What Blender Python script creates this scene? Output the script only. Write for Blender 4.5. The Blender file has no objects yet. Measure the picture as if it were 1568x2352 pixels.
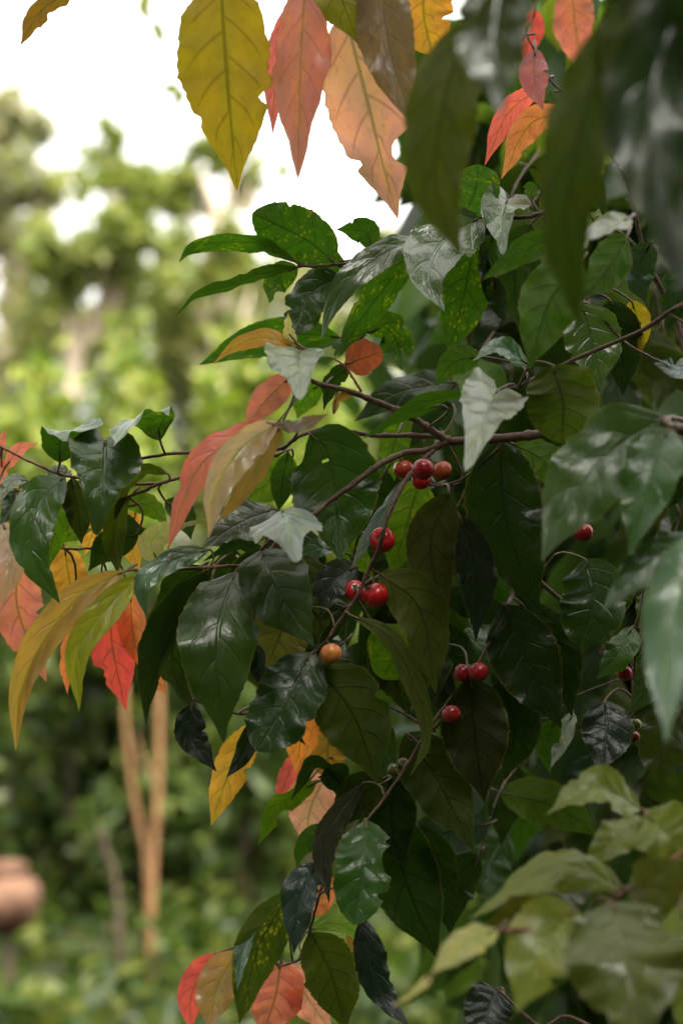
import bpy, math, random
import numpy as np

# ------------------------------------------------------------------ camera, sky, sun, exposure
sc = bpy.context.scene
LENS, SENSOR, FOCUS, CAMZ = 55.0, 36.0, 0.92, 1.5
K = SENSOR / LENS / 2352.0            # metres per picture unit per metre of distance
CAM = np.array([0.0, 0.0, CAMZ])
cam = bpy.data.cameras.new('camera')
camo = bpy.data.objects.new('camera', cam)
sc.collection.objects.link(camo)
camo.location = CAM
camo.rotation_euler = (math.radians(90), 0, 0)
cam.sensor_fit = 'VERTICAL'
cam.sensor_height = SENSOR
cam.sensor_width = 24.0
cam.lens = LENS
cam.clip_start = 0.02
cam.clip_end = 500
cam.dof.use_dof = True
cam.dof.focus_distance = FOCUS
cam.dof.aperture_fstop = 4.5
cam.dof.aperture_blades = 0
sc.camera = camo

SUN_EL, SUN_AZ = math.radians(60), math.radians(150)     # azimuth from +Y towards +X
w = bpy.data.worlds.new('World')
sc.world = w
w.use_nodes = True
wn = w.node_tree.nodes
sky = wn.new('ShaderNodeTexSky')
sky.sky_type = 'NISHITA'
sky.sun_disc = False
sky.sun_elevation = SUN_EL
sky.sun_rotation = SUN_AZ
sky.air_density = 1.0
sky.dust_density = 6.0
sky.ozone_density = 1.0
bg = wn['Background']
bg.inputs['Strength'].default_value = 0.15
pale = wn.new('ShaderNodeHueSaturation')          # overcast: the sky has hardly any colour
pale.inputs['Saturation'].default_value = 0.04
w.node_tree.links.new(sky.outputs[0], pale.inputs['Color'])
warm = wn.new('ShaderNodeMix')
warm.data_type, warm.blend_type = 'RGBA', 'MULTIPLY'
warm.inputs[0].default_value = 1.0
warm.inputs[7].default_value = (1.02, 1.0, 0.95, 1)
w.node_tree.links.new(pale.outputs[0], warm.inputs[6])
w.node_tree.links.new(warm.outputs[2], bg.inputs['Color'])
sl = bpy.data.lights.new('sun', 'SUN')
sl.energy = 1.0
sl.angle = math.radians(30)
sl.color = (1.0, 0.94, 0.82)
so = bpy.data.objects.new('sun', sl)
sc.collection.objects.link(so)
so.rotation_euler = (math.pi / 2 - SUN_EL, 0, math.pi - SUN_AZ)
sc.view_settings.view_transform = 'Standard'
sc.view_settings.look = 'None'
sc.view_settings.exposure = 2.45
sc.view_settings.gamma = 1.0
sc.cycles.use_denoising = True
sc.cycles.max_bounces = 6
sc.cycles.diffuse_bounces = 2
sc.cycles.glossy_bounces = 2
sc.cycles.transmission_bounces = 4
sc.cycles.transparent_max_bounces = 4
sc.cycles.use_fast_gi = False
sc.cycles.sample_clamp_indirect = 6.0

# ------------------------------------------------------------------ helpers
rng = np.random.default_rng(7)
random.seed(7)
COL = sc.collection


def P(x, y, d):
    """point at picture place (x, y of 1568 x 2352) and d cm behind the plane of focus"""
    s = FOCUS + d / 100.0
    return np.array([(x - 784) * K * s, s, CAMZ - (y - 1176) * K * s])


def A(x, y, s):
    """the same for a distance s in metres"""
    return np.array([(x - 784) * K * s, s, CAMZ - (y - 1176) * K * s])


def empty(name, loc=(0, 0, 0), label=None, cat=None, group=None, kind=None):
    o = bpy.data.objects.new(name, None)
    COL.objects.link(o)
    o.location = loc
    o.empty_display_size = 0.05
    tag(o, label, cat, group, kind)
    return o


def tag(o, label=None, cat=None, group=None, kind=None):
    if label: o['label'] = label
    if cat: o['category'] = cat
    if group: o['group'] = group
    if kind: o['kind'] = kind
    return o


def mesh_obj(name, verts, faces, mats, parent=None, uv=None, mi=None, smooth=True, color=None):
    """verts in world space; stored relative to the parent's place"""
    v = np.asarray(verts, float)
    off = np.zeros(3)
    p = parent
    while p is not None:
        off += np.array(p.location)
        p = p.parent
    me = bpy.data.meshes.new(name)
    org = v.mean(0)
    me.from_pydata((v - org).tolist(), [], faces)
    if uv is not None:
        ul = me.uv_layers.new(name='UVMap')
        li = np.empty(len(me.loops), dtype=np.int32)
        me.loops.foreach_get('vertex_index', li)
        ul.data.foreach_set('uv', np.asarray(uv, np.float32)[li].ravel())
    for m in (mats if isinstance(mats, (list, tuple)) else [mats]):
        me.materials.append(m)
    if mi is not None:
        me.polygons.foreach_set('material_index', mi)
    if smooth:
        me.polygons.foreach_set('use_smooth', [True] * len(me.polygons))
    me.update()
    o = bpy.data.objects.new(name, me)
    COL.objects.link(o)
    o.parent = parent
    o.location = org - off
    if color is not None:
        o.color = color
    return o


def spline(pts, n):
    """smooth curve through pts, n points even in arc length"""
    p = np.asarray(pts, float)
    if len(p) == 2:
        return p[0] + (p[1] - p[0]) * np.linspace(0, 1, n)[:, None]
    q = np.vstack([2 * p[0] - p[1], p, 2 * p[-1] - p[-2]])
    out = []
    for i in range(1, len(q) - 2):
        t = np.linspace(0, 1, 24, endpoint=False)[:, None]
        a, b, c, d = q[i - 1], q[i], q[i + 1], q[i + 2]
        out.append(0.5 * (2 * b + (c - a) * t + (2 * a - 5 * b + 4 * c - d) * t ** 2 + (3 * b - a - 3 * c + d) * t ** 3))
    out.append(p[-1:])
    o = np.vstack(out)
    s = np.concatenate([[0], np.cumsum(np.linalg.norm(np.diff(o, axis=0), axis=1))])
    ss = np.linspace(0, s[-1], n)
    return np.stack([np.interp(ss, s, o[:, k]) for k in range(3)], 1)


def unit(v):
    return v / np.maximum(np.linalg.norm(v, axis=-1, keepdims=True), 1e-9)


def tube(path, rad, sides=8, cap=True):
    p = np.asarray(path, float)
    n = len(p)
    rad = np.broadcast_to(np.asarray(rad, float), (n,))
    t = unit(np.gradient(p, axis=0))
    ref = np.array([0.31, 0.2, 0.93]) if abs(t[0][2]) < 0.8 else np.array([0.95, 0.1, 0.2])
    a = unit(np.cross(t, ref))
    b = np.cross(t, a)
    ang = np.linspace(0, 2 * math.pi, sides, endpoint=False)
    v = (p[:, None, :] + rad[:, None, None] * (np.cos(ang)[None, :, None] * a[:, None, :] + np.sin(ang)[None, :, None] * b[:, None, :])).reshape(-1, 3)
    f = []
    for i in range(n - 1):
        for j in range(sides):
            k = (j + 1) % sides
            f.append((i * sides + j, i * sides + k, (i + 1) * sides + k, (i + 1) * sides + j))
    if cap:
        f.append(tuple(range(sides))[::-1])
        f.append(tuple((n - 1) * sides + j for j in range(sides)))
    return v, f


# ------------------------------------------------------------------ materials
class NT:
    def __init__(self, name):
        self.m = bpy.data.materials.new(name)
        self.m.use_nodes = True
        self.t = self.m.node_tree
        self.t.nodes.clear()
        self.out = self.t.nodes.new('ShaderNodeOutputMaterial')

    def n(self, kind, **kw):
        x = self.t.nodes.new('ShaderNode' + kind)
        for k, v in kw.items():
            if k.startswith('i_'):
                x.inputs[k[2:].replace('_', ' ')].default_value = v
            else:
                setattr(x, k, v)
        return x

    def link(self, a, b):
        self.t.links.new(a, b)

    def put(self, sock, v):
        if hasattr(v, 'is_output') or isinstance(v, bpy.types.NodeSocket):
            self.link(v, sock)
        else:
            sock.default_value = v

    def math(self, op, a, b=0.0, c=0.0, clamp=False):
        x = self.n('Math', operation=op, use_clamp=clamp)
        self.put(x.inputs[0], a)
        self.put(x.inputs[1], b)
        self.put(x.inputs[2], c)
        return x.outputs[0]

    def mix(self, f, a, b, blend='MIX'):
        x = self.n('Mix', data_type='RGBA', blend_type=blend)
        self.put(x.inputs[0], f)
        self.put(x.inputs[6], a)
        self.put(x.inputs[7], b)
        return x.outputs[2]

    def ramp(self, v, lo, hi):
        x = self.n('MapRange', interpolation_type='SMOOTHSTEP')
        self.put(x.inputs[0], v)
        x.inputs[1].default_value = lo
        x.inputs[2].default_value = hi
        return x.outputs[0]

    def noise(self, vec, scale, detail=3.0, rough=0.55):
        x = self.n('TexNoise')
        self.link(vec, x.inputs['Vector'])
        x.inputs['Scale'].default_value = scale
        x.inputs['Detail'].default_value = detail
        x.inputs['Roughness'].default_value = rough
        return x.outputs[0]


def leaf_material(name, trans=0.42, rough=0.33, spec=0.5):
    g = NT(name)
    info = g.n('ObjectInfo')
    uv = g.n('UVMap').outputs[0]
    sep = g.n('SeparateXYZ')
    g.link(uv, sep.inputs[0])
    u = sep.outputs[0]
    av = g.math('ABSOLUTE', g.math('MULTIPLY_ADD', sep.outputs[1], 2.0, -1.0))
    side = g.math('GREATER_THAN', sep.outputs[1], 0.5)
    # place for noise: leaf coordinates shifted by the leaf's own random number
    comb = g.n('CombineXYZ')
    g.link(g.math('MULTIPLY_ADD', info.outputs['Random'], 37.0, u), comb.inputs[0])
    g.link(g.math('MULTIPLY', sep.outputs[1], 0.55), comb.inputs[1])
    pos = comb.outputs[0]
    # veins
    p = g.math('SUBTRACT', u, g.math('MULTIPLY', g.math('POWER', av, 1.35), 0.2))
    fr = g.math('FRACT', g.math('ADD', g.math('MULTIPLY', p, 5.4), g.math('MULTIPLY', side, 0.4)))
    dist = g.math('ABSOLUTE', g.math('SUBTRACT', fr, 0.5))
    sec = g.math('SUBTRACT', 1.0, g.ramp(dist, 0.02, 0.085))
    sec = g.math('MULTIPLY', sec, g.math('SUBTRACT', 1.0, g.ramp(av, 0.55, 0.95)))
    mid = g.math('SUBTRACT', 1.0, g.ramp(av, 0.015, 0.07))
    vein = g.math('MAXIMUM', mid, g.math('MULTIPLY', sec, 0.65))
    # colour
    base = info.outputs['Color']
    n1 = g.noise(pos, 5.0, 2.0)
    n2 = g.noise(pos, 16.0, 2.0, 0.6)
    c = g.mix(g.ramp(n1, 0.35, 0.7), base, g.mix(1.0, base, (1.22, 1.16, 0.85, 1), 'MULTIPLY'))
    c = g.mix(g.math('MULTIPLY', g.ramp(n2, 0.45, 0.75), 0.35), c, g.mix(1.0, c, (0.6, 0.62, 0.6, 1), 'MULTIPLY'))
    n3 = g.noise(pos, 2.2, 1.0)
    n4 = g.noise(pos, 48.0, 2.0, 0.6)
    sr = g.n('SeparateColor')
    g.link(base, sr.inputs[0])
    redness = g.ramp(sr.outputs[0], 0.03, 0.5)
    c = g.mix(g.math('MULTIPLY', redness, g.math('MULTIPLY', g.ramp(n3, 0.42, 0.68), 0.4)), c, g.mix(1.0, c, (0.66, 1.0, 0.6, 1), 'MULTIPLY'))
    c = g.mix(g.math('MULTIPLY', g.math('MULTIPLY', redness, 0.45), g.math('SUBTRACT', 1.0, g.ramp(g.math('MULTIPLY_ADD', n3, 0.3, av), 0.08, 0.5))), c, g.mix(1.0, c, (0.78, 1.2, 0.5, 1), 'MULTIPLY'))
    # spots
    sv = g.n('TexVoronoi', feature='F1')
    g.link(pos, sv.inputs['Vector'])
    sv.inputs['Scale'].default_value = 20.0
    thr = g.math('MULTIPLY', g.ramp(n1, 0.34, 0.68), 0.42)
    sp = g.ramp(g.math('SUBTRACT', g.math('MULTIPLY_ADD', n2, 0.5, thr), g.math('ADD', sv.outputs[0], 0.15)), -0.06, 0.40)
    sp = g.math('MULTIPLY', sp, g.math('SUBTRACT', 1.0, info.outputs['Alpha']))
    c = g.mix(sp, c, (0.34, 0.32, 0.02, 1))
    # brown flecks, in every leaf a few
    bv = g.n('TexVoronoi', feature='F1')
    g.link(pos, bv.inputs['Vector'])
    bv.inputs['Scale'].default_value = 27.0
    fl = g.math('MULTIPLY', g.math('SUBTRACT', 1.0, g.ramp(bv.outputs[0], 0.07, 0.13)), g.ramp(n1, 0.5, 0.62))
    c = g.mix(g.math('MULTIPLY', fl, 0.8), c, (0.07, 0.035, 0.015, 1))
    edge = g.math('MULTIPLY', g.ramp(av, 0.93, 1.0), 0.35)
    c = g.mix(edge, c, (0.22, 0.17, 0.04, 1))
    vlight = g.mix(1.0, c, (1.45, 1.4, 1.2, 1), 'MULTIPLY')
    vdark = g.mix(1.0, c, (0.42, 0.42, 0.42, 1), 'MULTIPLY')
    back = g.n('NewGeometry').outputs['Backfacing']
    top = g.mix(g.math('MULTIPLY', vein, 0.5), c, vlight)
    und = g.mix(1.0, c, (1.3, 1.2, 1.15, 1), 'MULTIPLY')
    und = g.mix(g.math('MULTIPLY', vein, 0.55), und, vdark)
    dv = g.n('TexVoronoi', feature='F1')
    g.link(pos, dv.inputs['Vector'])
    dv.inputs['Scale'].default_value = 75.0
    dust = g.math('MULTIPLY', g.math('SUBTRACT', 1.0, g.ramp(dv.outputs[0], 0.10, 0.24)), g.ramp(n4, 0.5, 0.62))
    dust = g.math('MAXIMUM', g.math('MULTIPLY', dust, 0.4), g.math('MULTIPLY', g.ramp(n3, 0.5, 0.75), 0.02))
    top = g.mix(dust, top, (0.34, 0.33, 0.27, 1))
    col = g.mix(back, top, und)
    tr = g.mix(1.0, c, g.mix(redness, (1.25, 1.5, 0.5, 1), (1.2, 1.12, 1.0, 1)), 'MULTIPLY')
    tr = g.mix(g.math('MULTIPLY', vein, 0.7), tr, vdark)
    # surface
    h = g.math('ADD', g.math('MULTIPLY', vein, -0.7), g.math('MULTIPLY_ADD', n4, 0.14, g.math('MULTIPLY', n2, 0.8)))
    bump = g.n('Bump')
    bump.inputs['Strength'].default_value = 0.5
    bump.inputs['Distance'].default_value = 0.0013
    g.link(h, bump.inputs['Height'])
    pr = g.n('BsdfPrincipled')
    g.link(col, pr.inputs['Base Color'])
    ro = g.math('MULTIPLY_ADD', n2, 0.24, rough - 0.14)
    ro = g.math('MULTIPLY_ADD', back, 0.28, ro)
    g.link(ro, pr.inputs['Roughness'])
    g.link(g.math('MULTIPLY_ADD', back, 0.16 - spec, spec), pr.inputs['Specular IOR Level'])
    g.link(bump.outputs[0], pr.inputs['Normal'])
    tl = g.n('BsdfTranslucent')
    g.link(tr, tl.inputs['Color'])
    ms = g.n('MixShader')
    # young coloured leaves are thinner and let more light through
    g.link(g.math('MULTIPLY_ADD', redness, 0.28, trans - 0.08), ms.inputs[0])
    g.link(pr.outputs[0], ms.inputs[1])
    g.link(tl.outputs[0], ms.inputs[2])
    g.link(ms.outputs[0], g.out.inputs['Surface'])
    return g.m


def plain_leaf(name, ca, cb, cc, trans=0.45, rough=0.36):
    """foliage of plants farther off: colour changes from leaf to leaf (random per island)"""
    g = NT(name)
    geo = g.n('NewGeometry')
    r = g.n('ValToRGB')
    e = r.color_ramp.elements
    e[0].position, e[0].color = 0.0, (*ca, 1)
    e[1].position, e[1].color = 1.0, (*cc, 1)
    m = e.new(0.55)
    m.color = (*cb, 1)
    g.link(geo.outputs['Random Per Island'], r.inputs[0])
    tc = g.n('TexCoord').outputs['Object']
    n = g.noise(tc, 1.7, 2.0)
    c = g.mix(g.ramp(n, 0.35, 0.65), r.outputs[0], g.mix(1.0, r.outputs[0], (0.7, 0.75, 0.7, 1), 'MULTIPLY'))
    pr = g.n('BsdfPrincipled')
    g.link(c, pr.inputs['Base Color'])
    pr.inputs['Roughness'].default_value = rough
    pr.inputs['Specular IOR Level'].default_value = 0.22
    tl = g.n('BsdfTranslucent')
    g.link(g.mix(1.0, c, (1.6, 1.7, 0.8, 1), 'MULTIPLY'), tl.inputs['Color'])
    ms = g.n('MixShader')
    ms.inputs[0].default_value = trans
    g.link(pr.outputs[0], ms.inputs[1])
    g.link(tl.outputs[0], ms.inputs[2])
    g.link(ms.outputs[0], g.out.inputs['Surface'])
    return g.m


def bark(name, a, b, scale=60.0, rough=0.8, bumpd=0.002):
    g = NT(name)
    tc = g.n('TexCoord').outputs['Object']
    n = g.noise(tc, scale, 4.0, 0.65)
    n2 = g.noise(tc, scale * 0.2, 2.0)
    c = g.mix(g.ramp(n, 0.3, 0.7), (*a, 1), (*b, 1))
    c = g.mix(g.math('MULTIPLY', g.ramp(n2, 0.5, 0.7), 0.5), c, g.mix(1.0, c, (0.55, 0.55, 0.5, 1), 'MULTIPLY'))
    pr = g.n('BsdfPrincipled')
    g.link(c, pr.inputs['Base Color'])
    pr.inputs['Roughness'].default_value = rough
    bm = g.n('Bump')
    bm.inputs['Distance'].default_value = bumpd
    bm.inputs['Strength'].default_value = 0.6
    g.link(n, bm.inputs['Height'])
    g.link(bm.outputs[0], pr.inputs['Normal'])
    g.link(pr.outputs[0], g.out.inputs['Surface'])
    return g.m


def berry_material():
    g = NT('berry_skin')
    info = g.n('ObjectInfo')
    tc = g.n('TexCoord').outputs['Object']
    n = g.noise(tc, 90.0, 3.0)
    base = info.outputs['Color']
    c = g.mix(g.ramp(n, 0.4, 0.75), base, g.mix(1.0, base, (1.5, 1.6, 0.9, 1), 'MULTIPLY'))
    v = g.n('TexVoronoi', feature='F1')
    g.link(tc, v.inputs['Vector'])
    v.inputs['Scale'].default_value = 420.0
    c = g.mix(g.math('MULTIPLY', g.math('SUBTRACT', 1.0, g.ramp(v.outputs[0], 0.05, 0.22)), 0.35), c, (0.45, 0.2, 0.08, 1))
    pr = g.n('BsdfPrincipled')
    g.link(c, pr.inputs['Base Color'])
    pr.inputs['Roughness'].default_value = 0.24
    pr.inputs['Subsurface Weight'].default_value = 0.0
    pr.inputs['Subsurface Radius'].default_value = (0.6, 0.12, 0.06)
    pr.inputs['Subsurface Scale'].default_value = 0.004
    g.link(pr.outputs[0], g.out.inputs['Surface'])
    return g.m


M_LEAF = leaf_material('leaf_blade')
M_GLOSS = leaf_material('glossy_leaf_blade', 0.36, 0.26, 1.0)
M_BRANCH = bark('branch_bark', (0.055, 0.028, 0.016), (0.13, 0.072, 0.042), 350.0, 0.65, 0.0006)
M_TWIG = bark('red_twig_bark', (0.16, 0.04, 0.03), (0.24, 0.09, 0.05), 400.0, 0.5, 0.0003)
M_PET = bark('petiole_skin', (0.09, 0.05, 0.02), (0.12, 0.09, 0.03), 300.0, 0.5, 0.0002)
M_BERRY = berry_material()
M_CALYX = bark('calyx_skin', (0.06, 0.035, 0.02), (0.11, 0.06, 0.03), 500.0, 0.8, 0.0002)

# ------------------------------------------------------------------ base colours of leaves
C = {
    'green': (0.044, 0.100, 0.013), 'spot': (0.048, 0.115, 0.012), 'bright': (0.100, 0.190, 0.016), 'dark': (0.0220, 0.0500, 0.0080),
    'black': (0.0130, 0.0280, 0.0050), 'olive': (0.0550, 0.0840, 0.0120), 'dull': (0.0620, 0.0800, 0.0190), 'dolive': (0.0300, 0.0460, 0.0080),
    'blue': (0.0180, 0.0380, 0.0180), 'teal': (0.0500, 0.1150, 0.0600), 'skysheen': (0.1900, 0.2450, 0.1800), 'grey': (0.0580, 0.1000, 0.0340),  # palest of these: white sheen of the sky put into the colour
    'amber': (0.5000, 0.2700, 0.0400), 'mustard': (0.345, 0.235, 0.018), 'coral': (0.6200, 0.2000, 0.1450), 'red': (0.6800, 0.1150, 0.1050),
    'orange': (0.5600, 0.2050, 0.0750), 'salmon': (0.68, 0.32, 0.24), 'pink': (0.46, 0.14, 0.16), 'tan': (0.580, 0.360, 0.240),
    'bronze': (0.33, 0.19, 0.045), 'yolive': (0.30, 0.29, 0.03), 'pale': (0.48, 0.46, 0.17), 'brick': (0.36, 0.09, 0.045),
    'greybrown': (0.20, 0.13, 0.085), 'fore': (0.1350, 0.1550, 0.0260),
}
LABEL = {
    'amber': 'amber yellow leaf', 'mustard': 'mustard yellow leaf', 'coral': 'coral red leaf', 'red': 'bright red leaf', 'orange': 'orange leaf',
    'salmon': 'salmon pink leaf', 'pink': 'dusty pink young leaf', 'tan': 'pale tan pink leaf', 'bronze': 'bronze coloured leaf',
    'yolive': 'glossy yellow olive leaf', 'pale': 'pale yellow young leaf', 'brick': 'brick red leaf', 'greybrown': 'grey brown leaf',
    'skysheen': 'leaf with pale sky sheen put into its colour', 'spot': 'green leaf with yellow spots', 'black': 'very dark green leaf',
}
SPOTTY = {'spot': 0.25, 'bright': 0.45}

PROF = {
    'o': ([0, .02, .06, .12, .2, .3, .4, .5, .6, .7, .78, .85, .91, .96, 1], [.02, .22, .47, .70, .88, .985, 1, .95, .83, .66, .47, .29, .155, .085, .012]),
    'h': ([0, .02, .05, .1, .18, .28, .4, .52, .64, .74, .82, .88, .93, .97, 1], [.25, .52, .74, .90, 1, .985, .88, .70, .50, .34, .235, .19, .155, .11, .02]),
    'e': ([0, .03, .08, .16, .27, .4, .55, .7, .82, .9, .96, .99, 1], [.05, .30, .56, .80, .95, 1, .99, .92, .76, .56, .33, .16, .03]),
    'l': ([0, .03, .1, .2, .32, .45, .6, .74, .85, .93, .97, 1], [.02, .2, .52, .80, .97, 1, .88, .64, .38, .17, .09, .01]),
}


def leaf_geometry(sp, width, roll, fold, prof='o', seed=0, bites=(), nu=44, nv=12, wave=0.15, curl=None, pucker=0.014, holes=()):
    """a leaf blade along the curve sp; roll 0 turns its upper face to the camera's place"""
    r_ = np.random.default_rng(seed)
    bites = list(bites)
    for _ in range(int(r_.choice([0, 0, 1, 1, 2]))):
        bites.append((r_.choice([-1, 1]), r_.uniform(.2, .85), r_.uniform(.02, .045), r_.uniform(.12, .32)))
    c = spline(sp, nu + 1)
    u = np.linspace(0, 1, nu + 1)
    t = unit(np.gradient(c, axis=0))
    k = np.array([.25, .5, .25])
    for _ in range(3):
        t = unit(np.stack([np.convolve(np.pad(t[:, j], 1, mode='edge'), k, 'valid') for j in range(3)], 1))
    view = unit(CAM - c)
    n0 = unit(view - t * (view * t).sum(1, keepdims=True))
    for _ in range(6):
        n0 = np.stack([np.convolve(np.pad(n0[:, j], 1, mode='edge'), k, 'valid') for j in range(3)], 1)
    n0 = unit(n0 - t * (n0 * t).sum(1, keepdims=True))
    s = np.cross(t, n0)
    if isinstance(roll, (tuple, list)):
        rr = np.radians(np.interp(u, np.linspace(0, 1, len(roll)), roll))
    else:
        rr = np.radians(np.full(nu + 1, float(roll)))
    rr = rr + np.radians(11) * np.sin(u * 4.5 + r_.uniform(0, 6))
    n = n0 * np.cos(rr)[:, None] + s * np.sin(rr)[:, None]
    wd = s * np.cos(rr)[:, None] - n0 * np.sin(rr)[:, None]
    half = np.interp(u, *PROF[prof]) * width / 2
    v = np.linspace(-1, 1, nv + 1)
    f = math.radians(fold)
    length = np.linalg.norm(np.diff(c, axis=0), axis=1).sum()
    ph = r_.uniform(0, 6.28, 4)
    kk = r_.uniform(1.3, 2.6, 2)
    curl = r_.uniform(-0.04, 0.30) if curl is None else curl
    pk = pucker * r_.uniform(0.25, 1.0)
    pos = np.zeros((nu + 1, nv + 1, 3))
    teeth = r_.integers(15, 20)
    for j, vv in enumerate(v):
        sg = 0 if vv < 0 else 1
        a = abs(vv)
        tooth = ((u * teeth + (0.3 if sg else 0)) % 1.0)
        edge = 1 + (0.055 * (tooth - 0.5) + r_.normal(0, 0.012, nu + 1)) * (a > 0.99)
        hh = half * edge
        for (bs, bu, br, bd) in bites:
            if (bs > 0) == (vv > 0):
                hh = hh * (1 - bd * np.sqrt(np.clip(1 - ((u - bu) / br) ** 2, 0, 1)))
        lat = vv * hh * math.cos(f)
        up = a * hh * math.sin(f) - curl * a * a * hh
        up = up + wave * hh * a ** 2 * (np.sin(6.28 * kk[sg] * u + ph[sg]) + 0.6 * np.sin(6.28 * (kk[sg] * 2.3) * u + ph[2 + sg]))
        up = up + pk * width * np.sqrt(a * (1 - a) * 4 + 1e-6) * np.cos(6.28 * (5.4 * (u - 0.2 * a ** 1.35)) + (2.5 if sg else 0)) * np.interp(u, [0, .12, .75, 1], [0, 1, 1, 0])
        back = 0.0
        if prof == 'h':
            back = -0.42 * width / 2 * a ** 1.5 * np.clip(1 - u / 0.22, 0, 1) ** 1.3
            pos[:, j] = c + wd * lat[:, None] + n * up[:, None] + t * np.asarray(back)[:, None]
        else:
            fw = 0.10 * width / 2 * a * np.interp(u, [0, .3, 1], [0, 1, 0])
            pos[:, j] = c + wd * lat[:, None] + n * up[:, None] + t * fw[:, None]
    verts = pos.reshape(-1, 3)
    uv = np.stack([np.repeat(u, nv + 1), np.tile(v * .5 + .5, nu + 1)], 1)
    faces = []
    for i in range(nu):
        for j in range(nv):
            if any(((u[i] + .5 / nu - hu) / hr) ** 2 + ((v[j] + 1 / nv - hv) * .45 / hr) ** 2 < 1 for hu, hv, hr in holes): continue
            a = i * (nv + 1) + j
            faces.append((a, a + 1, a + nv + 2, a + nv + 1))
    return verts, faces, uv, t


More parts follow.
